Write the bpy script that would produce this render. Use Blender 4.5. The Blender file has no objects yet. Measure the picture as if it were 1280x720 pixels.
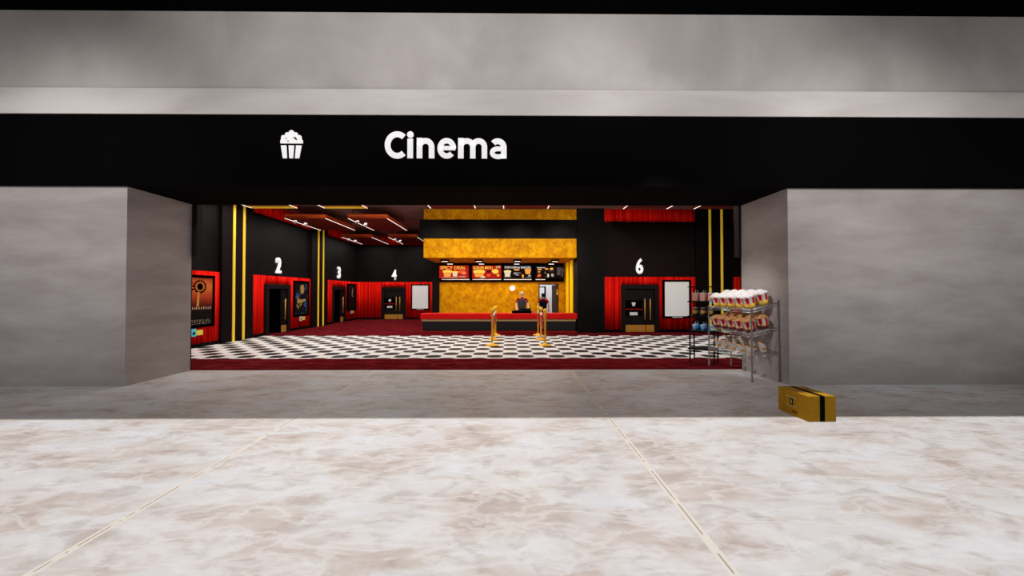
import bpy, bmesh, math, random
from mathutils import Matrix, Vector
random.seed(7)
S = bpy.context.scene
C = S.collection
PI = math.pi

# ------------------------------------------------------------------ materials
def mat(name, col, rough=0.6, metal=0.0, spec=0.5, emit=0.0, ecol=None, coat=0.0):
    m = bpy.data.materials.new(name); m.use_nodes = True
    b = m.node_tree.nodes['Principled BSDF']
    b.inputs['Base Color'].default_value = (*col, 1)
    b.inputs['Roughness'].default_value = rough
    b.inputs['Metallic'].default_value = metal
    b.inputs['Specular IOR Level'].default_value = spec
    b.inputs['Coat Weight'].default_value = coat
    if emit:
        b.inputs['Emission Color'].default_value = (*(ecol or col), 1)
        b.inputs['Emission Strength'].default_value = emit
    return m

def noisy(name, stops, scale, mapscale=(1, 1, 1), detail=6, rough=0.6, dist=0.0, bump=0.0, metal=0.0, spec=0.4, nrough=0.55):
    m = mat(name, stops[0][1], rough, metal, spec)
    nt = m.node_tree; N = nt.nodes; L = nt.links; b = N['Principled BSDF']
    tc = N.new('ShaderNodeTexCoord'); mp = N.new('ShaderNodeMapping'); no = N.new('ShaderNodeTexNoise'); cr = N.new('ShaderNodeValToRGB')
    mp.inputs['Scale'].default_value = mapscale
    no.inputs['Scale'].default_value = scale; no.inputs['Detail'].default_value = detail
    no.inputs['Distortion'].default_value = dist; no.inputs['Roughness'].default_value = nrough
    L.new(tc.outputs['Object'], mp.inputs['Vector']); L.new(mp.outputs['Vector'], no.inputs['Vector']); L.new(no.outputs['Fac'], cr.inputs['Fac'])
    e = cr.color_ramp.elements
    e[0].position = stops[0][0]; e[0].color = (*stops[0][1], 1)
    e[1].position = stops[-1][0]; e[1].color = (*stops[-1][1], 1)
    for p, c in stops[1:-1]:
        k = e.new(p); k.color = (*c, 1)
    L.new(cr.outputs['Color'], b.inputs['Base Color'])
    if bump:
        bp = N.new('ShaderNodeBump'); bp.inputs['Strength'].default_value = bump; bp.inputs['Distance'].default_value = 0.02
        L.new(no.outputs['Fac'], bp.inputs['Height']); L.new(bp.outputs['Normal'], b.inputs['Normal'])
    return m

def marble(name):
    m = mat(name, (0.6, 0.57, 0.54), 0.42, 0, 0.35)
    nt = m.node_tree; N = nt.nodes; L = nt.links; b = N['Principled BSDF']
    tc = N.new('ShaderNodeTexCoord')
    def noise(scale, ms, detail, dist, rgh=0.6):
        mp = N.new('ShaderNodeMapping'); mp.inputs['Scale'].default_value = ms
        no = N.new('ShaderNodeTexNoise'); no.inputs['Scale'].default_value = scale
        no.inputs['Detail'].default_value = detail; no.inputs['Distortion'].default_value = dist; no.inputs['Roughness'].default_value = rgh
        L.new(tc.outputs['Object'], mp.inputs['Vector']); L.new(mp.outputs['Vector'], no.inputs['Vector'])
        return no.outputs['Fac']
    def ramp(src, stops):
        cr = N.new('ShaderNodeValToRGB'); e = cr.color_ramp.elements
        e[0].position, e[1].position = stops[0][0], stops[-1][0]
        e[0].color = (*stops[0][1], 1); e[1].color = (*stops[-1][1], 1)
        for p, c in stops[1:-1]:
            e.new(p).color = (*c, 1)
        L.new(src, cr.inputs['Fac']); return cr.outputs['Color']
    def mix(f, a, c, kind='MIX'):
        x = N.new('ShaderNodeMix'); x.data_type = 'RGBA'; x.blend_type = kind
        if isinstance(f, float): x.inputs[0].default_value = f
        else: L.new(f, x.inputs[0])
        L.new(a, x.inputs[6])
        if isinstance(c, tuple): x.inputs[7].default_value = (*c, 1)
        else: L.new(c, x.inputs[7])
        return x.outputs[2]
    base = ramp(noise(1.3, (0.8, 1.6, 1), 7, 0.35), [(0.30, (0.46, 0.39, 0.355)), (0.43, (0.57, 0.505, 0.475)), (0.53, (0.63, 0.605, 0.605)), (0.68, (0.66, 0.67, 0.715))])
    blot = ramp(noise(3.4, (0.9, 1.5, 1), 6, 0.5), [(0.36, (0.74, 0.69, 0.65)), (0.50, (1, 1, 1)), (0.62, (1, 1, 1))])
    c = mix(0.75, base, blot, 'MULTIPLY')
    vein = ramp(noise(2.4, (0.7, 1.9, 1), 8, 0.5, 0.6), [(0.44, (0, 0, 0)), (0.497, (0.5, 0.5, 0.5)), (0.555, (0, 0, 0))])
    c = mix(vein, c, (0.74, 0.73, 0.74))
    # tile joints: 4.01 m along x, 2.87 m along y
    sp = N.new('ShaderNodeSeparateXYZ'); L.new(tc.outputs['Object'], sp.inputs[0])
    def M(op, a, bb=None):
        n = N.new('ShaderNodeMath'); n.operation = op
        for i, v in enumerate((a, bb)):
            if v is None: continue
            if isinstance(v, (int, float)): n.inputs[i].default_value = v
            else: L.new(v, n.inputs[i])
        return n.outputs[0]
    def dist_to(out, origin, period):
        return M('MULTIPLY', M('PINGPONG', M('DIVIDE', M('ADD', out, -origin + 40 * period), period), 0.5), period)
    d = M('MINIMUM', dist_to(sp.outputs[0], 1.284, 4.01), dist_to(sp.outputs[1], 4.6, 2.87))
    c = mix(M('LESS_THAN', d, 0.03), c, (0.70, 0.65, 0.59))
    groove = M('MULTIPLY', M('LESS_THAN', d, 0.006), M('GREATER_THAN', noise(9, (1, 1, 1), 2, 0), 0.47))
    c = mix(groove, c, (0.36, 0.31, 0.26))
    b.inputs['Specular IOR Level'].default_value = 0.2
    L.new(c, b.inputs['Base Color'])
    bp = N.new('ShaderNodeBump'); bp.inputs['Strength'].default_value = 0.25; bp.inputs['Distance'].default_value = 0.01
    L.new(M('LESS_THAN', d, 0.022), bp.inputs['Height']); L.new(bp.outputs['Normal'], b.inputs['Normal'])
    return m

def checker_mat(name):
    m = mat(name, (0.8, 0.8, 0.8), 0.5, 0, 0.1)
    nt = m.node_tree; N = nt.nodes; L = nt.links; b = N['Principled BSDF']
    tc = N.new('ShaderNodeTexCoord'); sp = N.new('ShaderNodeSeparateXYZ'); L.new(tc.outputs['Object'], sp.inputs[0])
    def M(op, a, bb=None):
        n = N.new('ShaderNodeMath'); n.operation = op
        for i, v in enumerate((a, bb)):
            if v is None: continue
            if isinstance(v, (int, float)): n.inputs[i].default_value = v
            else: L.new(v, n.inputs[i])
        return n.outputs[0]
    cell = 0.388
    u = M('DIVIDE', M('ADD', sp.outputs[0], 3.45 + cell / 2 + 60 * cell), cell)
    v = M('DIVIDE', M('ADD', sp.outputs[1], -9.04 + cell / 2 + 60 * cell), cell)
    par = M('MODULO', M('ADD', M('FLOOR', u), M('FLOOR', v)), 2.0)      # 0 on the dark cells
    dark = M('LESS_THAN', par, 0.5)
    du = M('ABSOLUTE', M('SUBTRACT', M('FRACT', u), 0.5)); dv = M('ABSOLUTE', M('SUBTRACT', M('FRACT', v), 0.5))
    dia = M('LESS_THAN', M('ADD', du, dv), 0.68)
    black = M('MULTIPLY', dark, dia)
    def mix(f, a, c):
        x = N.new('ShaderNodeMix'); x.data_type = 'RGBA'; L.new(f, x.inputs[0])
        if isinstance(a, tuple): x.inputs[6].default_value = (*a, 1)
        else: L.new(a, x.inputs[6])
        x.inputs[7].default_value = (*c, 1); return x.outputs[2]
    c = mix(dark, (0.92, 0.90, 0.89), (0.45, 0.43, 0.43))
    c = mix(black, c, (0.006, 0.005, 0.005))
    L.new(c, b.inputs['Base Color'])
    return m

def poster_mat(name, kind):
    m = mat(name, (0.1, 0.1, 0.1), 0.6, 0, 0.08)
    nt = m.node_tree; N = nt.nodes; L = nt.links; b = N['Principled BSDF']
    tc = N.new('ShaderNodeTexCoord'); no = N.new('ShaderNodeTexNoise'); sp = N.new('ShaderNodeSeparateXYZ')
    L.new(tc.outputs['Object'], no.inputs['Vector']); L.new(tc.outputs['Object'], sp.inputs[0])
    a = N.new('ShaderNodeMath'); a.operation = 'MULTIPLY_ADD'
    cr = N.new('ShaderNodeValToRGB'); e = cr.color_ramp.elements
    if kind == 1:      # orange to dark red print with a black foot
        no.inputs['Scale'].default_value = 6
        a.inputs[1].default_value = 0.16; L.new(no.outputs['Fac'], a.inputs[0]); L.new(sp.outputs[2], a.inputs[2])
        mr = N.new('ShaderNodeMapRange'); mr.inputs[1].default_value = 0.65; mr.inputs[2].default_value = 2.25
        L.new(a.outputs[0], mr.inputs[0]); L.new(mr.outputs[0], cr.inputs['Fac'])
        st = [(0.30, (0.006, 0.003, 0.003)), (0.42, (0.09, 0.01, 0.006)), (0.58, (0.42, 0.05, 0.015)), (0.75, (0.62, 0.14, 0.03)), (0.97, (0.35, 0.03, 0.012))]
    else:
        no.inputs['Scale'].default_value = 4 if kind == 2 else 3; no.inputs['Detail'].default_value = 5
        L.new(no.outputs['Fac'], cr.inputs['Fac'])
        if kind == 2: st = [(0.50, (0.004, 0.004, 0.005)), (0.60, (0.02, 0.03, 0.05)), (0.66, (0.07, 0.12, 0.22)), (0.8, (0.12, 0.10, 0.05))]
        else: st = [(0.5, (0.004, 0.004, 0.004)), (0.62, (0.012, 0.010, 0.010)), (0.72, (0.05, 0.03, 0.02)), (0.8, (0.08, 0.06, 0.05))]
    e[0].position, e[0].color = st[0][0], (*st[0][1], 1); e[1].position, e[1].color = st[-1][0], (*st[-1][1], 1)
    for p, c in st[1:-1]: e.new(p).color = (*c, 1)
    L.new(cr.outputs['Color'], b.inputs['Base Color'])
    return m

MT = {
 'marble': marble('marble tile'),
 'plaster': noisy('streaked grey plaster', [(0.30, (0.34, 0.305, 0.295)), (0.5, (0.41, 0.372, 0.362)), (0.70, (0.49, 0.452, 0.44))], 1.6, (0.45, 0.45, 1.5), 9, 0.85, 0.2, 0.08, 0, 0.1, 0.62),
 'plaster_up': noisy('pale plaster', [(0.34, (0.42, 0.385, 0.37)), (0.5, (0.49, 0.455, 0.44)), (0.66, (0.56, 0.525, 0.51))], 0.9, (0.8, 0.8, 0.7), 6, 0.85, 0.4, 0.05, 0, 0.15),
 'soffit': noisy('pale moulding plaster', [(0.36, (0.55, 0.51, 0.485)), (0.66, (0.70, 0.665, 0.64))], 1.0, (0.35, 1, 1.6), 6, 0.85, 0.4, 0.0, 0, 0.15),
 'slab': mat('black slab', (0.0022, 0.0022, 0.0022), 0.9, 0, 0.0),
 'fascia': mat('black fascia', (0.0022, 0.0018, 0.0020), 0.8, 0, 0.02),
 'sign_white': mat('sign white', (0.70, 0.69, 0.69), 0.6, 0, 0.1, 0.45, (1, 0.985, 0.98)),
 'digit': mat('white digit', (0.85, 0.85, 0.85), 0.6, 0, 0.1, 0.55),
 'carpet': noisy('dark red carpet', [(0.32, (0.070, 0.0045, 0.006)), (0.52, (0.13, 0.009, 0.013)), (0.7, (0.22, 0.022, 0.024))], 3.5, (0.6, 1.8, 1), 7, 0.95, 0.8, 0.1, 0, 0.0),
 'checker': checker_mat('checker tiles'),
 'blackwall': noisy('black lobby wall', [(0.35, (0.0042, 0.0036, 0.0038)), (0.65, (0.0065, 0.0055, 0.0058))], 1.5, (1, 1, 1), 3, 0.6, 0, 0, 0, 0.06),
 'purplewall': mat('black pilaster', (0.007, 0.0038, 0.0048), 0.6, 0, 0.06),
 'blackgloss': mat('black door', (0.007, 0.0055, 0.0055), 0.5, 0, 0.15),
 'darkframe': mat('door frame black', (0.009, 0.0060, 0.0064), 0.6, 0, 0.12),
 'void': mat('black', (0.0015, 0.0015, 0.0015), 0.9, 0, 0.0),
 'base': mat('black baseboard', (0.004, 0.003, 0.003), 0.6, 0, 0.05),
 'curtain': noisy('red velvet', [(0.28, (0.26, 0.001, 0.001)), (0.5, (0.72, 0.006, 0.003)), (0.68, (1.0, 0.022, 0.010))], 2.4, (5, 5, 0.05), 4, 0.8, 0, 0, 0, 0.03),  # upright streaks paint fold shade and pleat highlights into the cloth colour
 'ceil': noisy('brown red ceiling', [(0.35, (0.24, 0.15, 0.15)), (0.65, (0.33, 0.20, 0.20))], 1.2, (1, 1, 1), 3, 0.8, 0, 0, 0, 0.05),
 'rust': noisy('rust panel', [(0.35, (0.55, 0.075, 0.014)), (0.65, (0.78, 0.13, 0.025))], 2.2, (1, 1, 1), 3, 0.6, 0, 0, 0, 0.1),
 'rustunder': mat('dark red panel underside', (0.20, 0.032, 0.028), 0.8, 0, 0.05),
 'led': mat('white led strip', (1, 1, 1), 0.5, 0, 0.2, 1.1, (1, 0.95, 0.90)),
 'lamp': mat('lamp face', (1, 1, 1), 0.5, 0, 0.2, 1.5, (1, 0.95, 0.88)),
 'lampdim': mat('dim lamp face', (0.6, 0.55, 0.5), 0.5, 0, 0.2, 0.4, (1, 0.9, 0.8)),
 'gold': noisy('mottled gold wall', [(0.30, (0.30, 0.085, 0.001)), (0.46, (0.50, 0.19, 0.001)), (0.60, (0.67, 0.34, 0.002)), (0.74, (0.76, 0.48, 0.004))], 3.4, (1, 1, 1), 9, 0.6, 0.2, 0.0, 0.0, 0.05, 0.80),
 'brassline_glow': mat('brass strip', (0.83, 0.55, 0.045), 0.6, 0, 0.08, 0.22, (1, 0.62, 0.04)),  # trim, not a lamp: weak glow added to brighten the yellow
 'goldstrip_glow': mat('gold bar', (0.90, 0.50, 0.004), 0.6, 0, 0.05, 0.30, (1, 0.52, 0.006)),  # plain bars given an added glow to keep the yellow strong
 'tan': mat('tan strip', (0.55, 0.36, 0.16), 0.4),
 'brass': mat('polished brass', (0.98, 0.52, 0.02), 0.4, 0.15, 0.4),
 'brasshandle': mat('brushed brass', (0.62, 0.32, 0.07), 0.45, 0.4, 0.5),
 'kick': mat('brass plate', (0.58, 0.27, 0.035), 0.5, 0.25, 0.4),
 'red': mat('red laminate', (0.62, 0.006, 0.005), 0.5, 0, 0.08),
 'counterbody': mat('dark counter body', (0.014, 0.013, 0.0145), 0.5, 0, 0.15),
 'redtrim': mat('red trim', (0.35, 0.008, 0.007), 0.6, 0, 0.08),
 'rope': mat('red velvet rope', (0.33, 0.010, 0.012), 0.8),
 'white': mat('white', (0.75, 0.74, 0.74), 0.6),
 'roomwhite': mat('white room wall', (0.80, 0.80, 0.82), 0.8),
 'grey_poster': mat('blank poster sheet', (0.62, 0.60, 0.585), 0.4, 0, 0.4, 0.30, (0.75, 0.72, 0.70)),  # unlit sheet with a weak added glow
 'brown': mat('brown door', (0.045, 0.020, 0.011), 0.6, 0, 0.1),
 'chrome': mat('chrome', (0.55, 0.54, 0.54), 0.28, 0.9, 0.5),
 'steelpost': mat('steel post', (0.30, 0.285, 0.285), 0.4, 0.7, 0.5),
 'blackmetal': mat('black metal', (0.003, 0.003, 0.003), 0.6, 0.0, 0.08),
 'cupred': mat('cup red', (0.58, 0.010, 0.006), 0.6, 0, 0.1),
 'cupwhite': mat('cup white', (0.80, 0.72, 0.72), 0.6, 0, 0.1),
 'cupyellow': mat('cup yellow', (0.78, 0.50, 0.05), 0.5),
 'cuporange': mat('cup orange', (0.80, 0.24, 0.015), 0.5),
 'cupmaroon': mat('cup maroon', (0.13, 0.008, 0.010), 0.5),
 'popcorn': noisy('popcorn', [(0.3, (0.86, 0.78, 0.76)), (0.6, (0.97, 0.95, 0.95))], 40, (1, 1, 1), 3, 0.8),
 'caramel': noisy('caramel popcorn', [(0.3, (0.26, 0.10, 0.025)), (0.6, (0.66, 0.34, 0.13))], 45, (1, 1, 1), 3, 0.6),
 'paper': mat('white paper tray', (0.60, 0.57, 0.56), 0.6),
 'bun': mat('bun', (0.80, 0.46, 0.20), 0.6),
 'sausage': mat('sausage', (0.42, 0.11, 0.03), 0.4),
 'mustard': mat('mustard label', (0.60, 0.28, 0.02), 0.5),
 'cyan': mat('cyan tag', (0.10, 0.60, 0.78), 0.5),
 'tagyellow': mat('yellow tag', (0.90, 0.66, 0.06), 0.5),
 'pink': mat('pink drink', (0.72, 0.36, 0.30), 0.4),
 'pinkwhite': mat('drink lid', (0.80, 0.70, 0.68), 0.4),
 'blue': noisy('blue slush', [(0.35, (0.04, 0.20, 0.50)), (0.65, (0.16, 0.45, 0.80))], 25, (1, 1, 1), 3, 0.3),
 'bluelight': mat('pale blue slush', (0.42, 0.68, 0.90), 0.3),
 'cola': mat('dark drink', (0.018, 0.012, 0.012), 0.3),
 'lidgrey': mat('grey lid', (0.32, 0.24, 0.25), 0.4),
 'goldlabel': mat('gold label', (0.45, 0.29, 0.08), 0.5),
 'card': noisy('kraft cardboard', [(0.4, (0.40, 0.205, 0.008)), (0.6, (0.45, 0.235, 0.011))], 14, (1, 1, 1), 4, 0.7, 0, 0, 0, 0.1),
 'tape': mat('black tape', (0.002, 0.002, 0.002), 0.8, 0, 0.05),
 'cardmark': mat('pale print', (0.55, 0.45, 0.30), 0.7),
 'cardtext': mat('dark red print', (0.10, 0.012, 0.01), 0.7),
 'skin': mat('skin', (0.62, 0.36, 0.24), 0.55),
 'haircol': mat('pale grey hair', (0.48, 0.44, 0.38), 0.8),
 'vest': mat('charcoal vest', (0.045, 0.045, 0.052), 0.9, 0, 0.05),
 'vestblack': mat('black vest', (0.003, 0.003, 0.006), 0.9, 0, 0.03),
 'shirt': mat('dark red shirt', (0.22, 0.004, 0.006), 0.9, 0, 0.03),
 'trousers': mat('black trousers', (0.006, 0.006, 0.008), 0.9, 0, 0.03),
 'printblue': mat('blue print', (0.02, 0.08, 0.25), 0.6, 0, 0.1),
 'wallreddish': mat('reddish black wall', (0.0115, 0.0052, 0.0058), 0.6, 0, 0.06),
 'eye': mat('eye', (0.01, 0.008, 0.008), 0.3),
 'lip': mat('lips', (0.42, 0.15, 0.12), 0.5),
}
def em(name, col, s=1.0):
    if name not in MT: MT[name] = mat(name, tuple(c * 0.06 for c in col), 0.6, 0, 0.0, s, col)
    return MT[name]

# ------------------------------------------------------------------ mesh helpers
def box(bm, x0, x1, y0, y1, z0, z1, mi=0, bev=0.0, M=None):
    vs = [bm.verts.new((x, y, z)) for x in (x0, x1) for y in (y0, y1) for z in (z0, z1)]
    f = [(0, 1, 3, 2), (4, 6, 7, 5), (0, 4, 5, 1), (2, 3, 7, 6), (0, 2, 6, 4), (1, 5, 7, 3)]
    fs = [bm.faces.new([vs[i] for i in q]) for q in f]
    for a in fs: a.material_index = mi
    if bev:
        es = list({e for a in fs for e in a.edges})
        r = bmesh.ops.bevel(bm, geom=es, offset=bev, segments=2, affect='EDGES', profile=0.6)
        vs = list({v for a in r['faces'] for v in a.verts} | {v for v in vs if v.is_valid})
        for a in r['faces']: a.material_index = mi
    if M is not None:
        for v in vs: v.co = M @ v.co
    return bm

def lathe(bm, prof, n=20, c=(0, 0, 0), mis=None, M=None, stripe=None):
    """prof = [(r, z)...]; closed ends when r = 0."""
    rings = []
    for r, z in prof:
        if r < 1e-6: rings.append([bm.verts.new((c[0], c[1], c[2] + z))])
        else: rings.append([bm.verts.new((c[0] + r * math.cos(2 * PI * k / n), c[1] + r * math.sin(2 * PI * k / n), c[2] + z)) for k in range(n)])
    for i in range(len(rings) - 1):
        a, b = rings[i], rings[i + 1]
        for k in range(n):
            k2 = (k + 1) % n
            if len(a) == 1 and len(b) == 1: continue
            if len(a) == 1: f = bm.faces.new((a[0], b[k2], b[k]))
            elif len(b) == 1: f = bm.faces.new((a[k], a[k2], b[0]))
            else: f = bm.faces.new((a[k], a[k2], b[k2], b[k]))
            f.material_index = mis[i] if mis else 0
            if stripe: f.material_index = stripe(k, i)
            f.smooth = True
    if M is not None:
        for rg in rings:
            for v in rg: v.co = M @ v.co
    return bm

def tube(bm, pts, r, n=8, mi=0, closed=False):
    pts = [Vector(p) for p in pts]; rings = []
    m = len(pts)
    for i, p in enumerate(pts):
        if closed: d = pts[(i + 1) % m] - pts[i - 1]
        else: d = (pts[min(i + 1, m - 1)] - pts[max(i - 1, 0)])
        d.normalize()
        up = Vector((0, 0, 1)) if abs(d.z) < 0.9 else Vector((1, 0, 0))
        a = d.cross(up).normalized(); b = d.cross(a)
        rings.append([bm.verts.new(p + r * (math.cos(2 * PI * k / n) * a + math.sin(2 * PI * k / n) * b)) for k in range(n)])
    seq = range(m if closed else m - 1)
    for i in seq:
        A, B = rings[i], rings[(i + 1) % m]
        for k in range(n):
            f = bm.faces.new((A[k], A[(k + 1) % n], B[(k + 1) % n], B[k])); f.smooth = n > 4; f.material_index = mi
    if not closed:
        bm.faces.new(rings[0]).material_index = mi; bm.faces.new(rings[-1][::-1]).material_index = mi
    return bm

def prism(bm, poly, y0, y1, mi=0, ax='y'):
    """poly in (x, z) swept along y (or ax='x': poly in (y, z) swept along x)."""
    def P(p, t): return (p[0], t, p[1]) if ax == 'y' else (t, p[0], p[1])
    A = [bm.verts.new(P(p, y0)) for p in poly]; B = [bm.verts.new(P(p, y1)) for p in poly]
    fs = [bm.faces.new(A), bm.faces.new(B[::-1])]
    n = len(poly)
    for k in range(n): fs.append(bm.faces.new((A[k], B[k], B[(k + 1) % n], A[(k + 1) % n])))
    for f in fs: f.material_index = mi
    return bm

def nb(): return bmesh.new()

def obj(name, bm, mats, parent=None, loc=None, rz=None):
    if isinstance(bm, bmesh.types.BMesh):
        bmesh.ops.recalc_face_normals(bm, faces=bm.faces)
        me = bpy.data.meshes.new(name); bm.to_mesh(me); bm.free()
    else: me = bm
    if not isinstance(mats, (list, tuple)): mats = [mats]
    while len(me.materials) > len(mats): me.materials.pop()
    for i, m in enumerate(mats):
        m = MT[m] if isinstance(m, str) else m
        if i < len(me.materials): me.materials[i] = m
        else: me.materials.append(m)
    o = bpy.data.objects.new(name, me); C.objects.link(o)
    if parent: o.parent = parent
    if loc: o.location = loc
    if rz is not None: o.rotation_euler = (0, 0, rz)
    return o

def tag(o, label, cat, group=None):
    o['label'] = label; o['category'] = cat
    if group: o['group'] = group
    return o

def thing(name, label, cat, loc=(0, 0, 0), rz=0.0, group=None):
    o = bpy.data.objects.new(name, None); C.objects.link(o); o.empty_display_size = 0.1
    o.location = loc; o.rotation_euler = (0, 0, rz)
    return tag(o, label, cat, group)

def struct(name, bm, mats, loc=None, rz=None, parent=None):
    o = obj(name, bm, mats, parent, loc, rz)
    if parent is None: o['kind'] = 'structure'
    return o

def dup(root, loc, rot, label, group=None):
    r = root.copy(); C.objects.link(r); r.location = loc; r.rotation_euler = rot
    r['label'] = label
    if group: r['group'] = group
    for ch in list(root.children):
        c = ch.copy(); C.objects.link(c); c.parent = r
        for g in ch.children:
            d = g.copy(); C.objects.link(d); d.parent = c
    return r

def text_mesh(body, h, depth=0.01, off=0.0, sx=1.0, width=None, align='CENTER', caps='X'):
    """flat lettering facing -Y, cap height h, baseline z=0, centred on x."""
    cu = bpy.data.curves.new('lettering', 'FONT'); cu.body = body; cu.size = 1; cu.extrude = 0; cu.offset = off
    cu.resolution_u = 4
    t = bpy.data.objects.new('lettering', cu); C.objects.link(t)
    dg = bpy.context.evaluated_depsgraph_get(); dg.update()
    me = bpy.data.meshes.new_from_object(t.evaluated_get(dg), depsgraph=dg)
    bpy.data.objects.remove(t); bpy.data.curves.remove(cu)
    bm = nb(); bm.from_mesh(me); bpy.data.meshes.remove(me)
    k = h / 0.729
    xs = [v.co.x for v in bm.verts]; x0, x1 = min(xs), max(xs)
    kx = k * sx if width is None else width / (x1 - x0)
    cx = {'CENTER': (x0 + x1) / 2, 'LEFT': x0}[align]
    for v in bm.verts: v.co = Vector(((v.co.x - cx) * kx, 0, v.co.y * k))
    if depth:
        bmesh.ops.remove_doubles(bm, verts=bm.verts, dist=1e-6)
        r = bmesh.ops.extrude_face_region(bm, geom=list(bm.faces))
        for v in [g for g in r['geom'] if isinstance(g, bmesh.types.BMVert)]: v.co.y -= depth
    return bm
def merge(bm, src, M=None, mi=None):
    me = bpy.data.meshes.new('tmp'); src.to_mesh(me); src.free()
    n = len(bm.verts); nf = len(bm.faces)
    bm.from_mesh(me); bpy.data.meshes.remove(me)
    bm.verts.ensure_lookup_table(); bm.faces.ensure_lookup_table()
    if M is not None:
        for v in bm.verts[n:]: v.co = M @ v.co
    if mi is not None:
        for f in bm.faces[nf:]: f.material_index = mi
    return bm

def plane_disc(bm, x, z, r, y, n=16, mi=0, sz=1.0):
    f = bm.faces.new([bm.verts.new((x + r * math.cos(2 * PI * k / n), y, z + sz * r * math.sin(2 * PI * k / n))) for k in range(n)]); f.material_index = mi
def plane_poly(bm, pts, y, mi=0):
    f = bm.faces.new([bm.verts.new((p[0], y, p[1])) for p in pts]); f.material_index = mi
def plane_rect(bm, x0, x1, z0, z1, y, mi=0): plane_poly(bm, [(x0, z0), (x1, z0), (x1, z1), (x0, z1)], y, mi)

# ------------------------------------------------------------------ key positions (metres)
FW, IW = 6.21, 7.47           # shopfront face, lobby side of the shopfront wall
JL, JR = -6.57, 4.88          # jambs of the opening
OH = 3.43                     # height of the opening
CZ = 5.0                      # lobby ceiling
LX = -9.15                    # left lobby wall
BY = 21.7                     # far back wall
RY = 14.54                    # wall with door 6

# ------------------------------------------------------------------ mall side
b = nb(); box(b, -16, 16, -8, IW, -0.12, 0.0); struct('floor', b, 'marble')
b = nb(); box(b, -16, JL, FW, IW, 0, 4.70); struct('wall_left', b, 'plaster')
b = nb(); box(b, JR, 16, FW, IW, 0, 4.70); struct('wall_right', b, 'plaster')
b = nb(); box(b, JL, JR, FW, IW, OH, 5.2); struct('wall_lintel', b, 'fascia')
b = nb(); box(b, -16, 16, 6.165, IW, 4.705, 6.50); struct('wall_upper', b, 'plaster_up')
b = nb(); box(b, -16, 16, 6.13, 6.25, 4.657, 5.10, bev=0.004); struct('trim_1', b, 'soffit')
b = nb(); box(b, -16, 16, 4.6, IW, 6.455, 6.8); struct('ceiling', b, 'slab')

sg = thing('storefront_sign', 'long black sign band over the cinema entrance with white lettering', 'sign', (0, 6.21, OH))
b = nb(); box(b, -16, 16, -0.06, 0.0, 0.0, 4.67 - OH); obj('fascia', b, 'fascia', sg)
# icon: bucket of popcorn
ic = nb()
cx, z0, s = (364 - 636) * 6.13 / 448, 3.905 - OH, 6.13 / 448 / 12.0
def P(u, v): return (cx + (u - 288) * s, z0 + (580 - v) * s)
for q in ([(128, 386), (210, 386), (220, 580), (158, 580)], [(244, 386), (325, 386), (311, 580), (255, 580)], [(355, 386), (438, 386), (402, 580), (341, 580)]):
    prism(ic, [P(*p) for p in q][::-1], -0.072, -0.06)
top = []
cs = [(150, 325, 32), (165, 265, 34), (222, 225, 36), (285, 198, 42), (348, 225, 36), (403, 265, 34), (425, 325, 32)]
pts = [(120, 355)]
for u in range(120, 457, 4):
    v = 340
    for (cu_, cv, cr_) in cs:
        if abs(u - cu_) < cr_: v = min(v, cv - math.sqrt(cr_ ** 2 - (u - cu_) ** 2))
    pts.append((u, v))
pts.append((456, 355))
prism(ic, [P(*p) for p in pts][::-1], -0.072, -0.06)
icon = obj('popcorn_icon', ic, 'sign_white', sg)
for n_, poly in (('fleck', [(197, 285), (208, 272), (217, 285), (208, 297)]), ('fleck', [(225, 322), (236, 310), (249, 322), (237, 335)]),
             ('fleck', [(312, 264), (350, 262), (372, 300), (360, 312), (346, 300), (340, 284), (318, 280)])):
    b = nb(); prism(b, [P(*p) for p in poly], -0.076, -0.0715); obj('fleck', b, 'fascia', icon)
# letters, each a part
def ribbon(bm, pts, w, y0, y1, cap=False):
    k = .001921; pts = [Vector(((p[0] - 617) * k, (305 - p[1]) * k)) for p in pts]; w *= k
    A = []; B = []; n = len(pts)
    for i, p in enumerate(pts):
        d = (pts[min(i + 1, n - 1)] - pts[max(i - 1, 0)]).normalized(); q = Vector((-d.y, d.x)) * w / 2
        A.append(p + q); B.append(p - q)
    for i in range(n - 1):
        prism(bm, [A[i], A[i + 1], B[i + 1], B[i]], y0, y1)
def arc(cx_, cy_, rx, ry, a0, a1, n=22): return [(cx_ + rx * math.cos(math.radians(a0 + (a1 - a0) * i / n)), cy_ - ry * math.sin(math.radians(a0 + (a1 - a0) * i / n))) for i in range(n + 1)]
GL = [[(arc(184, 187, 86, 97, 48, 312, 30), 54)],
      [([(300, 130), (300, 305)], 53), (arc(301, 93, 15, 15, 0, 360, 16), 31)],
      [([(383, 122), (383, 305)], 53), (arc(436, 205, 55, 57, 165, 0) + [(491, 305)], 53)],
      [(arc(626, 215, 60, 69, 0, 318, 30), 50), ([(566, 213), (704, 213)], 40)],
      [([(752, 122), (752, 305)], 53), (arc(805, 200, 54, 52, 160, 0) + [(859, 305)], 52), (arc(911, 200, 52, 52, 165, 0) + [(963, 305)], 52)],
      [(arc(1083, 205, 54, 56, 138, 0) + [(1137, 305)], 53), (arc(1087, 253, 55, 36, 62, 330, 20), 44)]]
for g in GL:
    b = nb()
    for pts_, w_ in g: ribbon(b, pts_, w_ * .94, -0.014, 0.0)
    o = obj('letter', b, 'sign_white', sg); o.location = (-1.085, -0.06, 3.912 - OH)

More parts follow.
